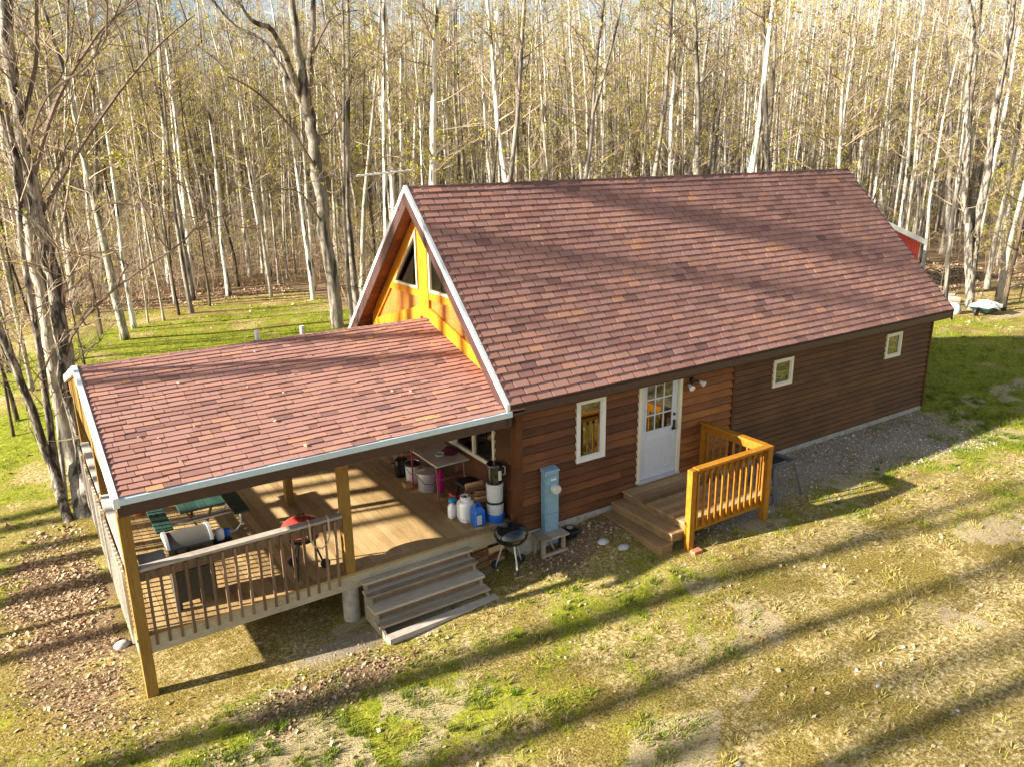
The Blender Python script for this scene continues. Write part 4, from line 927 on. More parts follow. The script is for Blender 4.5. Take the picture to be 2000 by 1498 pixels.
# roof antenna, pipes behind the porch, shed and yard items
an = thing('tv_antenna', 'thin metal aerial on a mast behind the cabin roof peak', 'antenna', (-.35, 6.3, 2.0))
A0, A1 = Vector((-1.12, 3.4, 6.02)), Vector((-.02, 3.35, 6.10))
piece('mast', ALUM, an, lambda mb: mb.tube([(-.45, 3.38, 5.4), (-.45, 3.38, 6.06)], .016, 8))
piece('boom', ALUM, an, lambda mb: mb.bar(A0, A1, .035, .03))
for k in range(7):
    c = A0.lerp(A1, (k+.5)/7); piece('element', ALUM, an, lambda mb: mb.tube([c+Vector((.0, -.16+.01*k, .012)), c+Vector((0, .16-.01*k, .012))], .006, 5))
for i, (px, y) in enumerate(((502, 4.4), (591, 4.4))):
    d = ray(px, 657); t = (y-CAM[1])/d[1]; x = CAM[0]+d[0]*t
    lb = ['taller white vent pipe rising behind the porch roof ridge', 'shorter white vent pipe behind the porch ridge nearer the gable'][i]
    o = thing('vent_pipe', lb, 'pipe', (x, y, porch_z(y)))
    piece('pipe', WHITE, o, lambda mb: mb.tube([(x, y, porch_z(y)-.02), (x, y, 3.24-.03*i)], .045, 14), smooth=True)
    piece('collar', BLACKM, o, lambda mb: mb.lathe([(.1, -.02), (.06, .05), (.05, .1)], (x, y, porch_z(y)), 14), smooth=True)
# red shed: right corner and roof edge show beyond the cabin
sd = thing('red_shed', 'red shed with white roof edge beyond the right cabin gable', 'shed', (29.5, 13, -.25))
sx0, sx1, sy0, sy1 = 25.6, 29.6, 12.2, 15.5
def shedz(x): return 2.55-.30*(x-25.6)*.95
dsh = Vector((.90, -.436, 0)); nsh = Vector((-.436, -.90, 0))
A0_ = ray(1737, 434); A_ = CAM+A0_*((11.3-CAM[1])/A0_[1])
B0_ = ray(1812, 470)          # far end of the roof edge, on the same wall plane
tb = (nsh.x*(A_[0]-CAM[0])+nsh.y*(A_[1]-CAM[1]))/(nsh.x*B0_[0]+nsh.y*B0_[1]); B_ = CAM+B0_*tb
A_, B_ = Vector(A_), Vector(B_); wv = (B_-A_); P_ = lambda t, z, d: (A_.x+wv.x*t-nsh.x*d, A_.y+wv.y*t-nsh.y*d, z if z < A_.z-9 else A_.z+wv.z*t+z)
Q_ = lambda t, d: (A_.x+wv.x*t-nsh.x*d, A_.y+wv.y*t-nsh.y*d, -.3)
back = -nsh*3.0
piece('wall', SHEDR, sd, lambda mb: mb.prism([Q_(-.5, .2), Q_(.86, .2), P_(.86, -.26, .2), P_(-.5, -.26, .2)], back))
def f(mb):
    for k in range(22):
        t = -.48+k*.06; a_, b_ = Vector(Q_(t, .19)), Vector(P_(t, -.27, .19)); mb.bar(a_, b_, .02, .018, upv=tuple(nsh))
piece('batten', SHEDR, sd, f)
piece('roof', WHITE, sd, lambda mb: mb.prism([P_(-.55, 0, 0), P_(1, 0, 0), P_(1, -.24, 0), P_(-.55, -.24, 0)], -nsh*3.4))
piece('trim', SHEDR, sd, lambda mb: mb.bar(Q_(.85, .18), P_(.85, -.27, .18), .1, .02, upv=tuple(nsh)))
# yard clutter at the wood's edge, far right
wbp = at_z(1925, 612, -.2)
wl_ = thing('wheelbarrow', 'dark green tarp covered barrow with white sheet beside the forked tree', 'wheelbarrow', tuple(wbp))
bx, by = wbp[0], wbp[1]; gz0 = float(ground_h(bx, by))
piece('tub', TARP, wl_, lambda mb: mb.hexa([(bx-.4, by-.3, gz0+.10), (bx+.35, by-.3, gz0+.10), (bx+.35, by+.3, gz0+.10), (bx-.4, by+.3, gz0+.10), (bx-.6, by-.42, gz0+.30), (bx+.55, by-.42, gz0+.34), (bx+.55, by+.42, gz0+.34), (bx-.6, by+.42, gz0+.30)]), bevel=.04)
def f(mb):
    mb.lathe([(.55, .30), (.52, .38), (.40, .44), (.28, .50), (.1, .53)], (bx-.05, by, gz0), 17); q = random.Random(3)
    mb.v = [(x+q.uniform(-.09, .09), y+q.uniform(-.09, .09), z+q.uniform(-.06, .06)) for x, y, z in mb.v]
piece('sheet', CLOTH, wl_, f)
piece('handle', TARP, wl_, lambda mb: (mb.tube([(bx+.4, by-.3, gz0+.3), (bx+1.5, by-.35, gz0+.35)], .03, 6), mb.tube([(bx+.4, by+.3, gz0+.3), (bx+1.5, by+.25, gz0+.35)], .03, 6)))
piece('wheel', BLACKM, wl_, lambda mb: mb.lathe([(.05, -.04), (.17, -.035), (.18, 0), (.17, .035), (.05, .04)], (bx-.75, by, gz0+.17), 16, axis='y'))
wp = at_z(1863, 612, -.2)
ww = tag(piece('white_bag', CLOTH, None, lambda mb: mb.lathe([(.2, -.02), (.27, .1), (.25, .3), (.15, .42), (.05, .45)], (wp[0], wp[1], -.22), 10), smooth=True), 'white bag on the grass just beyond the right roof corner', 'bag')
cp = at_z(1842, 590, -.2)
cv = thing('upturned_boat', 'pale upturned boat lying past the right end of the cabin roof', 'boat', tuple(cp))
def hull(mb):
    d = Vector((.95, -.9, 0)).normalized(); s = Vector((.9, .95, 0)).normalized(); sec = []
    for t in np.linspace(-1, 1, 11):
        w = .42*math.sqrt(max(.02, 1-t*t*.97)); h = .38*(1-.35*t*t)
        c = Vector((cp[0]-1.0, cp[1]+.9, -.22))+d*t*2.0
        sec.append([c+s*w*math.cos(a)+Vector((0, 0, h*math.sin(a))) for a in np.linspace(0, math.pi, 9)])
    for i in range(10):
        for k in range(8): mb.face([sec[i][k], sec[i+1][k], sec[i+1][k+1], sec[i][k+1]])
    mb.face(sec[0]); mb.face(sec[-1][::-1])
piece('hull', plain('cream_hull_paint', (.62,.50,.40), .4, var=.08), cv, hull, smooth=True)
piece('keel', plain('worn_keel', (.5,.42,.36), .6), cv, lambda mb: mb.bar((cp[0]-1.0-1.3, cp[1]+.9+1.2, .14), (cp[0]-1.0+1.3, cp[1]+.9-1.2, .14), .05, .05))

# ------------------------------------------------------------------ trees
def wander(p, d, ln, n, wob, rs, upw=0.):
    pts = [Vector(p)]; d = Vector(d).normalized()
    for k in range(n):
        d = (d+Vector((rs.gauss(0, wob), rs.gauss(0, wob), rs.gauss(0, wob)+upw))).normalized(); pts.append(pts[-1]+d*ln/n)
    return pts
def cone(mb, a, b, r, m=0, rr=0.):
    a, b = Vector(a), Vector(b); d = b-a; x = d.orthogonal().normalized()*r; y = d.normalized().cross(x)
    n = len(mb.v); mb.v += [tuple(a+x), tuple(a-x*.5+y*.87), tuple(a-x*.5-y*.87), tuple(b)]
    mb.f += [(n, n+1, n+3), (n+1, n+2, n+3), (n+2, n, n+3)]; mb.m += [m]*3; mb.r += [rr]*3
def leaf(mb, p, s, rs, m=1):
    a = Vector((rs.gauss(0, 1), rs.gauss(0, 1), rs.gauss(0, 1))).normalized(); b = a.orthogonal().normalized(); c = a.cross(b)
    p = Vector(p); mb.face([p-b*s, p-c*s*.7, p+b*s, p+c*s*.7], m, rs.random())
def spray(mb, pts, rad0, rs, sub=6, twigs=4, sublen=.9, twl=.45, leaves=.15, ls=.035, thick=.006, upw=.25):
    """side shoots and twigs with buds along a limb"""
    n = len(pts)-1
    for k in range(sub):
        t = rs.uniform(.25, 1.); i = min(int(t*n), n-1); p = pts[i].lerp(pts[i+1], t*n-i); d = (pts[i+1]-pts[i]).normalized()
        dd = (d+Vector((rs.gauss(0, .6), rs.gauss(0, .6), rs.gauss(upw, .35)))).normalized()
        L_ = sublen*rs.uniform(.5, 1.2)*(1.1-.5*t)
        q = wander(p, dd, L_, 3, .14, rs, .05)
        mb.tube(q, [thick*1.6, thick*1.3, thick, thick*.5], 3, 0, cap=False)
        for j in range(twigs):
            u = rs.uniform(.3, 1); ii = min(int(u*3), 2); pp = q[ii].lerp(q[ii+1], u*3-ii); e = (q[ii+1]-q[ii]).normalized()
            ed_ = (e+Vector((rs.gauss(0, .55), rs.gauss(0, .55), rs.gauss(.15, .35)))).normalized()*twl*rs.uniform(.5, 1.2)
            cone(mb, pp, pp+ed_, thick*.75)
            if rs.random() < leaves:
                for z in range(4): leaf(mb, pp+ed_*rs.uniform(.5, 1.05)+Vector((rs.gauss(0, .04), rs.gauss(0, .04), rs.gauss(0, .04))), ls*rs.uniform(.6, 1.4), rs)
def make_proto(seed, h, r0, nb, start, leaves, spread=1., wob=.025, fork=0.):
    """trunk and crown meshes of one kind of bare tree, root at the origin"""
    rs = random.Random(seed); tr = MB(); cr = MB(); n = 22
    pts = wander((0, 0, -.3), (rs.gauss(0, .015), rs.gauss(0, .015), 1), h, n, wob, rs, .03)
    rad = [max(.012, r0*(1-.82*(k/n)**.95)*rs.uniform(.9, 1.1)) for k in range(n+1)]; rad[0] *= 1.35; rad[1] *= 1.08
    tr.tube(pts, rad, 9)
    stems = [(pts, rad)]
    if fork:
        k = int(n*fork); p = pts[k]; a = rs.uniform(0, 6.3); q = wander(p, (math.cos(a)*.32, math.sin(a)*.32, 1), h*(1-fork)*.9, 9, wob*1.4, rs, .06)
        rr = [max(.012, rad[k]*.72*(1-.85*j/9)) for j in range(10)]; tr.tube(q, rr, 7); stems.append((q, rr))
    for pts_, rad_ in stems:
        m = len(pts_)-1
        for b in range(int(nb*(1 if pts_ is pts else .5))):
            t = start+(1-start)*rs.random()**.9*.98 if pts_ is pts else rs.uniform(.2, .98)
            i = min(int(t*m), m-1); p = pts_[i].lerp(pts_[i+1], t*m-i); rr = rad_[i]
            a = rs.uniform(0, 6.283); el = rs.uniform(.15, 1.1); ln = spread*rs.uniform(.7, 2.6)*(1.15-.6*t)
            d = Vector((math.cos(a), math.sin(a), el))
            q = wander(p, d, ln, 5, .13, rs, .05); w = min(rr*.45, .008+.010*ln)
            cr.tube(q, [w*(1-.78*k/5) for k in range(6)], 4, 0, cap=False)
            spray(cr, q, w, rs, int(3+2.2*ln), 4, .75*spread, .42, leaves, .042)
        for b in range(int(nb*.35)):       # short dead snags lower on the trunk
            t = rs.uniform(.12, start+.1); i = int(t*m); p = pts_[i]; a = rs.uniform(0, 6.283)
            d = Vector((math.cos(a), math.sin(a), rs.uniform(-.3, .5))).normalized(); ln = rs.uniform(.3, 1.3)
            q = wander(p, d, ln, 3, .15, rs); cr.tube(q, [.011, .008, .006, .003], 3, 0, cap=False); spray(cr, q, .008, rs, 2, 2, .4, .3, 0)
    return tr, cr
KINDS = []
def kind(name, cat, label, group, barkm, twigm, variants, **k):
    ms = []
    for s in range(variants):
        tr, cr = make_proto(k['seed']+s, k['h']*(.92+.08*s), k['r0'], k['nb'], k['start'], k['leaves'], k.get('spread', 1.), k.get('wob', .025), k.get('fork', 0) if s % 2 == 0 else 0)
        ms.append((tr.mesh(name+'_trunk', barkm, smooth=True), cr.mesh(name+'_crown', [twigm, YELLEAF])))
    KINDS.append(dict(name=name, cat=cat, label=label, group=group, ms=ms, r0=k['r0'])); return KINDS[-1]
K_BIRCH = kind('birch_tree', 'tree', 'slender white barked birch among the bare trees behind the cabin', 'white birches in the woods', B_WHITE, TWIG, 3, seed=100, h=17, r0=.135, nb=26, start=.3, leaves=.28)
K_ASPEN = kind('aspen_tree', 'tree', 'pale tan barked slender tree among the bare woods behind the cabin', 'pale trees in the woods', B_PALE, TWIG, 3, seed=200, h=16, r0=.10, nb=30, start=.26, leaves=.36)
K_MAPLE = kind('maple_tree', 'tree', 'grey barked bare tree standing in the woods behind the cabin', 'grey trees in the woods', B_GREY, TWIGD, 3, seed=300, h=17, r0=.14, nb=28, start=.28, leaves=.2, wob=.035, fork=.5)
K_BROWN = kind('bare_tree', 'tree', 'dark brown barked thin tree in the shaded woods behind the cabin', 'dark thin trees in the woods', B_BROWN, TWIGD, 2, seed=400, h=14, r0=.09, nb=24, start=.15, leaves=.4, wob=.04)
K_SAP = kind('sapling', 'sapling', 'thin leafing sapling low among the taller trees of the woods', 'leafing saplings in the woods', B_PALE, TWIG, 3, seed=500, h=7, r0=.035, nb=22, start=.12, leaves=.9, wob=.05, spread=.8)
def plant(K, x, y, v=0, scale=1., girth=1., rot=0., lean=(0, 0), label=None, cat=None, group=True):
    trm, crm = K['ms'][v % len(K['ms'])]
    root = bpy.data.objects.new(K['name'], None); COL.objects.link(root)
    root.location = (x, y, float(ground_h(x, y))); root.rotation_euler = (lean[0], lean[1], rot); root.scale = (scale*girth, scale*girth, scale)
    tag(root, label or K['label'], cat or K['cat'], K['group'] if group else None); root.empty_display_size = .2
    for nm, me in (('trunk', trm), ('crown', crm)):
        o = bpy.data.objects.new(nm, me); COL.objects.link(o); o.parent = root
    return root
def by_az(px, py, dist):
    d = ray(px, py); h = math.hypot(d[0], d[1]); return CAM[0]+d[0]/h*dist, CAM[1]+d[1]/h*dist
placed = []; rs0 = random.Random(77)
def special(K, xy, label, scale=1., girth=1., v=0, lean=(0, 0), rot=0):
    plant(K, xy[0], xy[1], v, scale, girth, rot, lean, label, group=False); placed.append((xy[0], xy[1]))
# trees of the photograph one can point at; lean about x and y
special(K_ASPEN, at_z(245, 664, -.3)[:2], 'tall dark footed pale tree on the back lawn left of the porch roof', 1.1, 1.5, 0, (.02, -.06))
special(K_BIRCH, at_z(262, 640, -.3)[:2], 'thin birch just behind the dark footed pale tree on back lawn', 1., .7, 1, (.02, -.06))
special(K_MAPLE, at_z(703, 628, -.3)[:2], 'grey straight tree just right of the big forked tree', 1., 1.1, 1, (0, -.03))
special(K_MAPLE, at_z(690, 642, -.3)[:2], 'thin grey tree close against the right side of forked tree', .95, .7, 1, (0, .0))
special(K_BIRCH, at_z(612, 585, -.3)[:2], 'white birch standing left of the big forked tree at lawn edge', 1., .8, 2, (.0, -.05))
special(K_MAPLE, at_z(375, 612, -.3)[:2], 'dark lichened tree at the far edge of the back lawn', .95, .8, 1, (0, -.03))
special(K_ASPEN, at_z(530, 580, -.3)[:2], 'pale straight tree at the wood edge above the two vent pipes', 1., .9, 0, (0, -.04))
special(K_BIRCH, at_z(447, 578, -.3)[:2], 'pale double looking birch at the edge of the back lawn', 1., .9, 1, (0, -.07))
special(K_BROWN, at_z(165, 712, -.3)[:2], 'thin dark sapling trunk on back lawn beside the porch roof end', .55, .7, 0)
special(K_BIRCH, by_az(850, 360, 31), 'birch with dark blotches left of the roof middle behind the ridge', 1.1, 1.35, 0, (0, -.02), 1)
special(K_BIRCH, by_az(1016, 350, 30), 'bright white birch behind the roof ridge with a dark grey trunk at its left', 1.1, .95, 1, (0, 0), 2)
special(K_MAPLE, by_az(996, 350, 29), 'dark grey tree close to the left of the bright middle birch', 1.05, .95, 1, (0, 0), .6)
special(K_MAPLE, by_az(1125, 350, 30), 'forking grey tree rising behind the middle of the roof ridge', 1.05, 1.0, 0, (0, .01), 3)
special(K_BIRCH, by_az(1450, 330, 33), 'brightest thick white birch behind the right part of the ridge', 1.15, 1.05, 2, (0, .0), 4)
special(K_MAPLE, by_az(1368, 335, 33), 'dark trunked tree left of the thickest white birch behind ridge', 1.1, 1.1, 1, (0, .02), 2)
special(K_BIRCH, by_az(1308, 340, 36), 'slim white birch left of the dark trunk behind the ridge', 1.1, .9, 0, (0, -.02), 5)
special(K_MAPLE, by_az(1281, 345, 33), 'straight grey trunk just left of the slim white birch behind the ridge', 1.1, .9, 1, (0, -.01), 1)
special(K_MAPLE, by_az(1520, 330, 34), 'mottled crooked tree right of the thickest white birch', 1.1, 1.0, 2, (0, .05), 4)
special(K_BIRCH, by_az(745, 430, 31), 'slender birch seen just left of the roof peak aerial', 1.05, .8, 2, (0, -.05), 3)
special(K_BIRCH, by_az(768, 430, 34), 'second slender birch crossing the aerial left of roof peak', 1.05, .8, 1, (0, -.03), 4)
special(K_ASPEN, by_az(1655, 340, 36), 'pale tree behind the far right end of the roof ridge', 1.05, 1.1, 0, (0, .05), 2)
special(K_MAPLE, at_z(1842, 496, -.3)[:2], 'tall brown grey tree above the red shed roof end', 1.1, 1.6, 1, (0, .05), 2)
special(K_BIRCH, at_z(1855, 500, -.3)[:2], 'pale slim birch right of the red shed among leaf litter', 1.0, .8, 0, (0, .05), 1)
special(K_ASPEN, at_z(1928, 567, -.3)[:2], 'pale leaning tree behind the tarp covered barrow', 1.0, 1.3, 1, (0, .07), 1)
special(K_ASPEN, at_z(1948, 600, -.3)[:2], 'thick pale leaning tree rising right behind the barrow', 1.1, 1.25, 2, (0, .09), 1)
special(K_BROWN, at_z(1805, 430, -.3)[:2], 'dark brown stump like trunk behind the shed roof', 1.0, 1.8, 0)

def limb_tree(name, label, barkm, twigm, limbs, seed, leaves=.1, sub=1.):
    """a tree drawn limb by limb: limbs = [(points, r_start, r_end, sprays)]"""
    rs = random.Random(seed); b = limbs[0][0][0]
    root = thing(name, label, 'tree', (b[0], b[1], float(ground_h(b[0], b[1]))))
    tr = MB(); cr = MB()
    for (pts, ra, rb_, k, big) in limbs:
        P = [Vector(p) for p in pts]; Q = []
        for i in range(len(P)-1):
            for j in range(4):
                t = j/4; p0 = P[max(i-1, 0)]; p1 = P[i]; p2 = P[i+1]; p3 = P[min(i+2, len(P)-1)]
                Q.append(.5*((2*p1)+(p2-p0)*t+(2*p0-5*p1+4*p2-p3)*t*t+(3*p1-p0-3*p2+p3)*t**3)+Vector((rs.gauss(0, ra*.12), rs.gauss(0, ra*.12), 0)))
        Q.append(P[-1]); n = len(Q)-1
        (tr if big else cr).tube(Q, [ra+(rb_-ra)*(i/n)**.8 for i in range(n+1)], 9 if big else 5)
        for s in range(k):
            t = rs.uniform(.2, 1); i = min(int(t*n), n-1); p = Q[i]; d = (Q[i+1]-Q[i]).normalized()
            dd = (d*rs.uniform(.2, .9)+Vector((rs.gauss(0, .6), rs.gauss(0, .6), rs.gauss(.2, .4)))).normalized(); ln = rs.uniform(.8, 2.4)
            q = wander(p, dd, ln, 5, .14, rs, .04); w = min(.02, .006+.006*ln)
            cr.tube(q, [w*(1-.75*z/5) for z in range(6)], 4, 0, cap=False)
            spray(cr, q, w, rs, int((3+2.5*ln)*sub), 4, .7, .4, leaves, .03)
    tr.build('trunk', barkm, root, smooth=True); cr.build('crown', [twigm, YELLEAF], root)
    return root
def pl(px, py, dist):
    """a point at a horizontal distance from the camera, seen at that pixel of the survey"""
    d = ray(px, py); h = math.hypot(d[0], d[1]); return CAM+d*(dist/h)
# big forked maple behind the porch
D = 32.
F = lambda x, y, dd=0.: pl(x, y, D+dd)
b0 = np.array([*at_z(662, 640, -.35)[:2], -.5])
limb_tree('maple_tree', 'big grey forked tree at back lawn edge with long twisting limbs', B_GREY, TWIGD, [
    ([b0, F(648, 540), F(632, 420), F(618, 320), F(604, 235), F(592, 180)], .27, .20, 6, True),
    ([F(604, 235), F(590, 150, -.3), F(578, 80, -.5), F(565, -40, -.6), F(560, -160, -.6)], .22, .10, 8, True),
    ([F(592, 200), F(560, 120, -.8), F(530, 60, -1.5), F(490, 40, -2), F(455, -10, -2.2)], .16, .05, 9, True),
    ([F(596, 210), F(545, 130, 1), F(510, 80, 1.6), F(450, 45, 2), F(400, -20, 2)], .15, .05, 9, True),
    ([F(600, 225), F(608, 100, .5), F(612, 0, .8), F(616, -120, 1)], .17, .08, 6, True),
    ([F(586, 175), F(640, 45, 1.2), F(700, 20, 2)], .07, .02, 5, False),
    ([F(622, 340), F(560, 240, -1), F(500, 180, -2), F(445, 150, -2.5)], .07, .02, 9, False),
    ([F(612, 260), F(640, 262, .8), F(670, 215, 1.2), F(690, 190, 1.6)], .05, .015, 6, False),
    ([F(636, 450), F(590, 380, -.7), F(540, 370, -1.2), F(500, 380, -1.6)], .045, .012, 9, False),
    ([F(650, 560), F(690, 560, .5), F(730, 575, .7)], .03, .008, 5, False)], 31, .1)
# clump of stems beside the porch's left end
D2 = 18.2
C = lambda x, y, dd=0.: pl(x, y, D2+dd)
def base(px, py): p = at_z(px, py, -.85); return np.array([p[0], p[1], -1.0])
limb_tree('maple_tree', 'dark thick rightmost stem of the tree clump at the porch corner', B_CLUMP, TWIGD, [
    ([base(186, 1022), C(165, 880), C(135, 760), C(118, 650), C(95, 500), C(60, 360), C(35, 200), C(15, 40), C(10, -120)], .20, .10, 16, True),
    ([C(128, 700), C(150, 640, -.4), C(230, 560, -.8), C(360, 470, -1.2), C(410, 400, -1.4)], .04, .012, 9, False),
    ([C(60, 360), C(110, 200, -.3), C(190, 70, -.5), C(260, 0, -.6)], .06, .02, 7, False),
    ([C(75, 430), C(170, 270, .5), C(290, 110, .8), C(380, 30, 1)], .05, .015, 8, False),
    ([C(40, 250), C(70, 130), C(72, 0), C(75, -100)], .05, .02, 5, False),
    ([C(50, 300), C(90, 190, -.8), C(170, 130, -1.2), C(215, 60, -1.2)], .035, .01, 6, False)], 41, .05, 1.1)
limb_tree('maple_tree', 'pale barked middle stem of the tree clump at the porch corner', B_PALE, TWIG, [
    ([base(166, 1024), C(140, 880, .2), C(112, 760, .2), C(92, 640, .2), C(72, 520, .2), C(48, 400, .2), C(20, 280, .2), C(-20, 150, .2)], .17, .09, 16, True),
    ([C(100, 690, .2), C(120, 620), C(135, 540, -.3), C(250, 480, -.8)], .03, .01, 7, False),
    ([C(80, 560, .2), C(125, 420, -.2), C(150, 250, -.4), C(190, 120, -.5)], .035, .012, 7, False)], 42, .06, 1.1)
limb_tree('maple_tree', 'slim leftmost stem leaning away from the clump at porch corner', B_CLUMP, TWIG, [
    ([base(140, 1032), C(105, 920, -.2), C(62, 800, -.3), C(20, 690, -.5), C(-30, 590, -.7)], .11, .06, 9, True),
    ([C(120, 960, -.1), C(100, 850, -.1), C(88, 760, -.1), C(70, 640, -.1), C(45, 500, -.1), C(35, 360), C(10, 200)], .085, .04, 14, True)], 43, .04, .8)
limb_tree('sapling', 'thin upright stem behind the porch corner clump with bare twigs', B_PALE, TWIG, [
    ([base(128, 990), C(108, 760, 1), C(95, 600, 1.2), C(100, 450, 1.2), C(125, 300, 1.2), C(130, 120, 1.2), C(135, -40, 1.2)], .055, .02, 12, True)], 44, .08, .9)
# double trunked pale tree beside the barrow, right
bR = at_z(1898, 606, -.25); DR = math.hypot(bR[0]-CAM[0], bR[1]-CAM[1]); E = lambda x, y, dd=0.: pl(x, y, DR+dd)
b0 = np.array([bR[0], bR[1], -.5])
limb_tree('maple_tree', 'pale double trunked tree standing just left of the covered barrow', B_CLUMP, TWIG, [
    ([b0, E(1893, 540), E(1890, 440), E(1884, 380), E(1892, 300), E(1888, 180), E(1900, 60), E(1880, -60)], .20, .08, 7, True),
    ([E(1897, 545), E(1905, 460, .3), E(1920, 380, .4), E(1933, 300, .5), E(1950, 180, .6), E(1972, 60, .6), E(1985, -60, .6)], .20, .10, 9, True),
    ([E(1886, 345), E(1840, 290, -.5), E(1800, 250, -.8)], .04, .012, 6, False),
    ([E(1960, 120, .6), E(1900, 80, 0), E(1830, 40, -.5)], .06, .015, 8, False)], 51, .1)

for i, (px, py, g_, h_) in enumerate([(30, 805, .8, .8), (62, 757, .9, .85), (22, 830, .6, .7), (52, 790, .5, .7), (100, 706, .7, .8), (15, 715, 1., .9), (82, 690, .8, .9), (128, 690, .6, .8), (45, 700, .9, .9), (200, 655, .7, .9), (320, 628, .6, .85), (350, 618, .7, .9), (410, 600, .7, .9), (290, 632, .5, .8)]):
    p = at_z(px, py, -.35); K = (K_BROWN, K_ASPEN, K_BROWN)[i % 3]
    plant(K, p[0], p[1], i, h_, g_, i*1.1, (0, rs0.gauss(-.03, .03)), 'thin stem on the back lawn left of the porch roof', group=False)['group'] = 'thin stems on the back lawn'; placed.append((p[0], p[1]))

# the wood behind: single trees, thinned where the clearing is
rs = random.Random(99)
def clear(x, y):
    if y < 7.2: return not (x > 26 and y > 4.5)
    if x < 6.5: return y < 27+.25*(x+7)
    if x < 14: return y < 19
    if x < 24: return y < 18
    return y < 8.5+(x-24)*.0
cnt = 0; tries = 0
yaw_f = math.atan2(f_[0], f_[1])
while cnt < 245 and tries < 20000:
    tries += 1
    az = yaw_f+rs.uniform(-R(34), R(34.5)); dist = 24+44*rs.random()**.85
    x, y = CAM[0]+math.sin(az)*dist, CAM[1]+math.cos(az)*dist
    if clear(x, y) or (23 < x < 34 and 7.5 < y < 15) or min(((x-a)**2+(y-b)**2 for a, b in placed), default=9) < 1.2: continue
    placed.append((x, y)); cnt += 1
    K = rs.choices([K_BIRCH, K_ASPEN, K_MAPLE, K_BROWN, K_SAP], [.22, .34, .2, .12, .12])[0]
    plant(K, x, y, rs.randrange(3), rs.uniform(.85, 1.15), rs.uniform(.65, 1.15), rs.uniform(0, 6.28), (rs.gauss(0, .015), rs.gauss(0, .015)))
# trees outside the left edge of the view, whose long shadows fall over roof and lawn
K_BARE = kind('maple_tree', 'tree', 'leafless tree left of the clearing', 'trees left of the clearing', B_GREY, TWIGD, 3, seed=700, h=17, r0=.17, nb=7, start=.42, leaves=.02, wob=.03, fork=.55, spread=1.2)
for i, (x, y, gl, sc_) in enumerate([(-15, .75, 1.2, 1.), (-18.5, -.7, 1.4, 1.), (-17, -2.6, 1.6, 1.), (-33, 2.5, 1.5, 1.1), (-36, 5.0, 1.3, 1.2), (-26, .2, 1.3, 1.), (-38, 1.4, 1.9, 1.2), (-30, -1.8, 1.6, 1.1), (-34, -.2, 1.2, 1.1), (-22, 5.3, 1.3, 1.1), (-26, 10.9, 1.5, 1.2), (-10.5, 3.7, .6, .8), (-14, 6.75, .95, 1.5), (-16.5, 6.3, .8, 1.5)]):
    plant(K_BARE, x, y, i, sc_, gl, i*1.3)
K_TALL = kind('maple_tree', 'tree', 'leafless tree left of the clearing', 'trees left of the clearing', B_GREY, TWIGD, 3, seed=740, h=23, r0=.15, nb=26, start=.74, leaves=.06, wob=.02, spread=1.5)
for i, (x, y) in enumerate([(-23, 9.4), (-25, 7.2), (-24, 11.2)]):
    plant(K_TALL, x, y, i, 1., 1.6, i*1.7)

# far wood that reads as one mass: trunks and twig haze
def far_wood():
    mb = MB(); rs = random.Random(5)
    for k in range(2100):
        az = yaw_f+rs.uniform(-R(37), R(37)); dist = 66+rs.random()*60
        x, y = CAM[0]+math.sin(az)*dist, CAM[1]+math.cos(az)*dist; z = float(ground_h(x, y)); h = rs.uniform(13, 22)*(1.15 if az > yaw_f+.25 else 1); r = rs.uniform(.07, .17)
        m = rs.choice([0, 0, 1, 1, 2]); lx, ly = rs.gauss(0, .5), rs.gauss(0, .5)
        mb.tube([(x, y, z-.3), (x+lx*.5, y+ly*.5, z+h*.5), (x+lx, y+ly, z+h)], [r, r*.6, .02], 4, m, cap=False)
        for j in range(46):
            t = rs.uniform(.26, 1); p = Vector((x+lx*t, y+ly*t, z+h*t)); a = rs.uniform(0, 6.28); ln = rs.uniform(.6, 2.6)*(1.2-.6*t)
            e = p+Vector((math.cos(a)*ln, math.sin(a)*ln, ln*rs.uniform(.1, 1))); cone(mb, p, e, .022, 3)
            for q in range(2): c = p.lerp(e, rs.uniform(.3, .9)); cone(mb, c, c+Vector((rs.gauss(0, .6), rs.gauss(0, .6), rs.gauss(.3, .4))), .016, 3)
            for q in range(2):
                if rs.random() < .36: leaf(mb, e+Vector((rs.gauss(0, .4), rs.gauss(0, .4), rs.gauss(0, .4))), rs.uniform(.06, .16), rs, 4)
    o = mb.build('far_wood', [B_WHITE, B_PALE, B_GREY, TWIG, YELLEAF]); tag(o, 'deep leafless wood far behind the cabin', 'wood', kind='stuff')
far_wood()
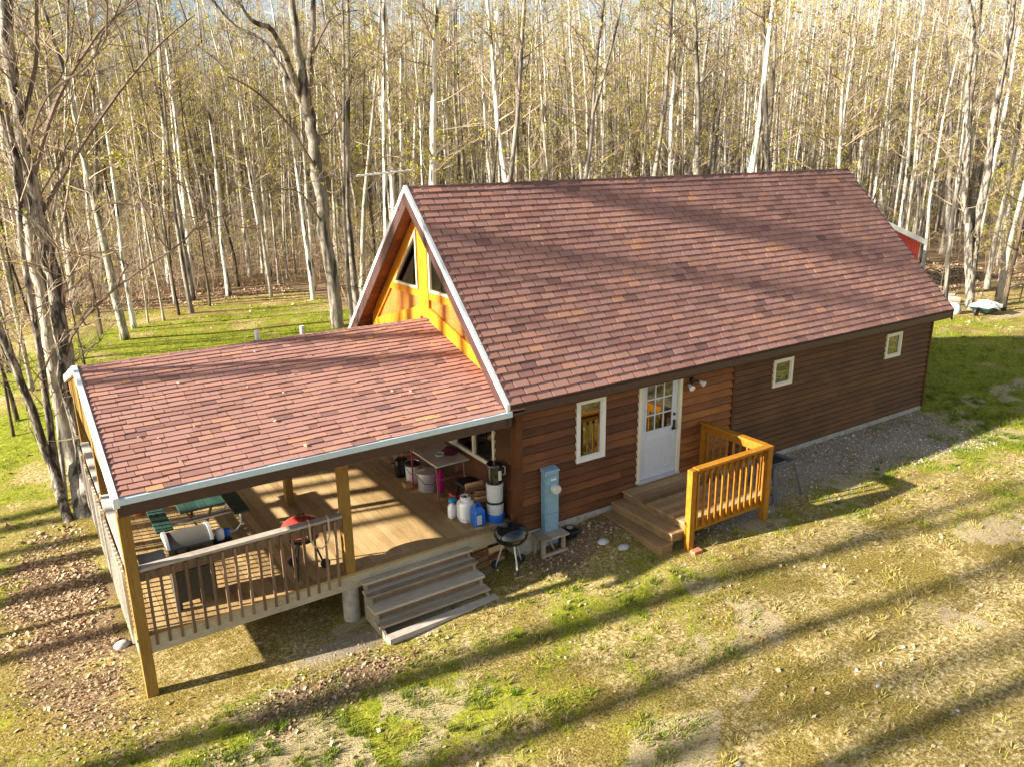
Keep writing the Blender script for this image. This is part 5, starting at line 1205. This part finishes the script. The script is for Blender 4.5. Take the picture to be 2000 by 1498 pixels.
def undergrowth():
    mb = MB(); rs = random.Random(15); n = 0
    while n < 4600:
        az = yaw_f+rs.uniform(-R(35), R(35)); dist = 25+60*rs.random()
        x, y = CAM[0]+math.sin(az)*dist, CAM[1]+math.cos(az)*dist
        if clear(x, y-1.5) or (x > 23 and y < 24 and rs.random() < .85) or (23 < x < 34 and 7.5 < y < 15): continue
        n += 1; z = float(ground_h(x, y)); h = .6+2.9*rs.random()**1.7+(1.2 if dist > 45 else 0); 
        p = wander((x, y, z-.05), (rs.gauss(0, .15), rs.gauss(0, .15), 1), h, 3, .1, rs)
        mb.tube(p, [.006+.004*h, .004+.003*h, .003+.002*h, .003], 3, rs.choice([0, 0, 1]), cap=False)
        for j in range(int(5+3*h)):
            t = rs.uniform(.25, 1); i = min(int(t*3), 2); q = p[i].lerp(p[i+1], t*3-i); a = rs.uniform(0, 6.28); ln = rs.uniform(.3, 1.1)
            e = q+Vector((math.cos(a)*ln, math.sin(a)*ln, ln*rs.uniform(.1, .9))); cone(mb, q, e, .007, rs.choice([0, 0, 1]))
            c = q.lerp(e, .5); cone(mb, c, c+Vector((rs.gauss(0, .25), rs.gauss(0, .25), rs.gauss(.15, .2))), .005, 0)
            if rs.random() < .6: leaf(mb, e, rs.uniform(.03, .08), rs, 2)
    o = mb.build('undergrowth', [TWIG, TWIGD, YELLEAF]); tag(o, 'thin brush and saplings filling the wood floor', 'undergrowth', kind='stuff')
undergrowth()

# ------------------------------------------------------------------ grass and fallen leaves
def inside_house(x, y): return ((x > -6.2) & (x < L+.1) & (y > -.05) & (y < 6.2)) | ((x > 1.8) & (x < 4.5) & (y > -1.75) & (y < 0)) | ((x > -2.95) & (x < -.85) & (y > -.95) & (y < .1))
def scatter(n, xr, yr, seed):
    r = np.random.RandomState(seed); return r.uniform(*xr, n), r.uniform(*yr, n), r
def quadmesh(name, V, m, rnd, k=4):
    n = len(V)//k; me = bpy.data.meshes.new(name)
    me.vertices.add(len(V)); me.vertices.foreach_set('co', V.astype(np.float32).ravel())
    me.loops.add(len(V)); me.loops.foreach_set('vertex_index', np.arange(len(V), dtype=np.int32))
    me.polygons.add(n); me.polygons.foreach_set('loop_start', np.arange(0, len(V), k, dtype=np.int32)); me.polygons.foreach_set('loop_total', np.full(n, k, dtype=np.int32))
    me.materials.append(m); a = me.attributes.new('rnd', 'FLOAT', 'FACE'); a.data.foreach_set('value', rnd.astype(np.float32)); me.update(calc_edges=True)
    o = bpy.data.objects.new(name, me); COL.objects.link(o); return o
def make_grass():
    Vs, Rn = [], []
    for (n, xr, yr, hs, seed) in ((420000, (-9, 15), (-8.5, 1.5), .045, 1), (120000, (12.5, 26), (-6, 8), .07, 2), (90000, (-9, 8), (6.5, 27), .08, 3)):
        x, y, r = scatter(n, xr, yr, seed); g, l, gv, d = masks(x, y)
        tuft = .6*fbm(x, y, 3.6, 31)+.4*fbm(x, y, 11, 77, 2); keep = (r.rand(n) < np.clip((g-.30)*1.3, .08, 1)*(1-.85*gv)*(1-.6*l)*np.clip((tuft-.45)*7, .12, 1)) & ~inside_house(x, y)
        x, y, tuft, g = x[keep], y[keep], tuft[keep], g[keep]; m = len(x); z = ground_h(x, y)
        a = r.uniform(0, 6.283, m); h = hs*r.uniform(.4, 1.3, m)*(.45+1.5*np.clip((tuft-.46)*6, 0, 1)); w = .004+.004*r.rand(m)+hs*.03
        le = r.uniform(.2, 1.1, m)*h; b = r.uniform(0, 6.283, m)
        dx, dy = np.cos(a)*w, np.sin(a)*w; ex, ey = np.cos(b)*le, np.sin(b)*le
        V = np.stack([np.stack([x-dx, y-dy, z-.005], 1), np.stack([x+dx, y+dy, z-.005], 1), np.stack([x+ex, y+ey, z+h], 1)], 1).reshape(-1, 3)
        Vs.append(V); Rn.append(np.clip(.85-.7*np.clip((tuft-.42)*4, 0, 1)*np.clip(.4+g, 0, 1)-.1*(g-.4)+r.normal(0, .16, m), 0, 1))
    r = np.random.RandomState(91); cx = np.concatenate([r.uniform(-8.5, 14, 2600), [-.75, -.55, .9, 1.3, .1, -2.2, -1.3]]); cy = np.concatenate([r.uniform(-8.3, -.9, 2600), [-1.15, -1.25, -1.9, -2.1, -2.4, -1.2, -1.05]])
    ok = (r.rand(len(cx)) < np.clip((masks(cx, cy)[0]-.2)*1.1, .16, 1)*(1-masks(cx, cy)[2])) & ~inside_house(cx, cy); ok[-7:] = True; cx, cy = cx[ok], cy[ok]
    k = 70; rad = np.repeat(r.uniform(.03, .14, len(cx)), k); m = len(rad); aa = r.uniform(0, 6.283, m); rr = rad*np.sqrt(r.rand(m)); x = np.repeat(cx, k)+np.cos(aa)*rr; y = np.repeat(cy, k)+np.sin(aa)*rr; z = ground_h(x, y)
    h = r.uniform(.025, .085, m)*np.repeat(r.uniform(.6, 1.3, len(cx)), k); w = .005+.004*r.rand(m); a = r.uniform(0, 6.283, m); b = aa+r.normal(0, .7, m); le = h*r.uniform(.3, 1.1, m)
    dx, dy = np.cos(a)*w, np.sin(a)*w
    Vs.append(np.stack([np.stack([x-dx, y-dy, z-.005], 1), np.stack([x+dx, y+dy, z-.005], 1), np.stack([x+np.cos(b)*le, y+np.sin(b)*le, z+h], 1)], 1).reshape(-1, 3)); Rn.append(np.clip(np.repeat(np.clip(1.0-.9*masks(cx, cy)[0]+r.normal(0, .22, len(cx)), 0, .95), k)+r.normal(0, .1, m), 0, 1))
    tag(quadmesh('grass', np.concatenate(Vs), GRASSM, np.concatenate(Rn), 3), 'short patchy spring grass of the lawn', 'grass', kind='stuff')
make_grass()
def make_leaves():
    Vs, Rn = [], []
    for (n, xr, yr, sz, seed) in ((300000, (-10, 14), (-8.5, 2.5), .021, 5), (60000, (-12, -6), (2.5, 8), .024, 8), (50000, (-9, 6), (6.3, 34), .05, 6), (60000, (20, 40), (2, 22), .055, 7)):
        x, y, r = scatter(n, xr, yr, seed); g, l, gv, d = masks(x, y)
        keep = (r.rand(n) < np.clip(l*1.25-.14, .028*np.clip((fbm(x, y, 1.1, 61)-.40)*7, .03, 2.2), 1)) & ~inside_house(x, y); x, y = x[keep], y[keep]; m = len(x); z = ground_h(x, y)+r.uniform(.004, .03, m)
        a = r.uniform(0, 6.283, m); s = sz*np.clip(r.lognormal(-.25, .45, m), .3, 2.2); u = np.stack([np.cos(a)*s, np.sin(a)*s, r.normal(0, .35, m)*s], 1); v = np.stack([-np.sin(a)*s*.65, np.cos(a)*s*.65, r.normal(0, .35, m)*s], 1); p = np.stack([x, y, z], 1)
        Vs.append(np.stack([p-u, p-v, p+u, p+v], 1).reshape(-1, 3)); Rn.append(np.clip(r.beta(2, 2, m), 0, 1))
    r = np.random.RandomState(44); m = 60; x = np.concatenate([r.uniform(-6, -.4, 42), r.uniform(0, 12.5, 18)]); y = r.uniform(-.2, 2.9, m)
    z = np.where(x < -.2, PR-PSL*np.abs(y-W2), RID-SL*np.abs(y-W2))+.03; a = r.uniform(0, 6.283, m); s = r.uniform(.015, .04, m)
    sl_ = np.where(x < -.2, PSL, SL); u = np.stack([np.cos(a)*s, np.sin(a)*s, np.sin(a)*s*sl_], 1); v = np.stack([-np.sin(a)*s*.6, np.cos(a)*s*.6, np.cos(a)*s*.6*sl_+.008], 1); p = np.stack([x, y, z], 1)
    Vs.append(np.stack([p-u, p-v, p+u, p+v], 1).reshape(-1, 3)); Rn.append(r.uniform(.2, 1, m))
    tag(quadmesh('fallen_leaves', np.concatenate(Vs), DRYLEAF, np.concatenate(Rn), 4), 'dry brown leaves fallen over lawn and wood floor', 'leaves', kind='stuff')
make_leaves()
def make_gravel():
    x, y, r = scatter(60000, (1.2, 13.5), (-2.6, .0), 71); g, l, gv, d = masks(x, y)
    x2, y2, _ = scatter(9000, (-6, -.6), (-1.2, .4), 72); gv2 = masks(x2, y2)[2]; x = np.concatenate([x, x2]); y = np.concatenate([y, y2]); gv = np.concatenate([gv, gv2*.5])
    keep = (r.rand(len(x)) < np.clip((gv-.25)*.55, 0, .26)) & ~((x > 1.85) & (x < 2.4) & (y > -1.7)); x, y = x[keep], y[keep]; m = len(x); z = ground_h(x, y)
    s = np.clip(r.lognormal(-4.25, .45, m), .006, .05); a = r.uniform(0, 6.283, m); mb = []; c, sn = np.cos(a)*s, np.sin(a)*s
    top = np.stack([x, y, z+s*.8], 1); b1 = np.stack([x+c, y+sn, z], 1); b2 = np.stack([x-sn*.8, y+c*.8, z], 1); b3 = np.stack([x-c, y-sn, z], 1); b4 = np.stack([x+sn*.8, y-c*.8, z], 1)
    V = np.stack([b1, b2, top, b2, b3, top, b3, b4, top, b4, b1, top], 1).reshape(-1, 3); rn = np.repeat(r.uniform(0, 1, m), 4)
    tag(quadmesh('gravel', V, PEBBLE, rn, 3), 'loose pale gravel along the foot of the cabin wall', 'gravel', kind='stuff')
make_gravel()
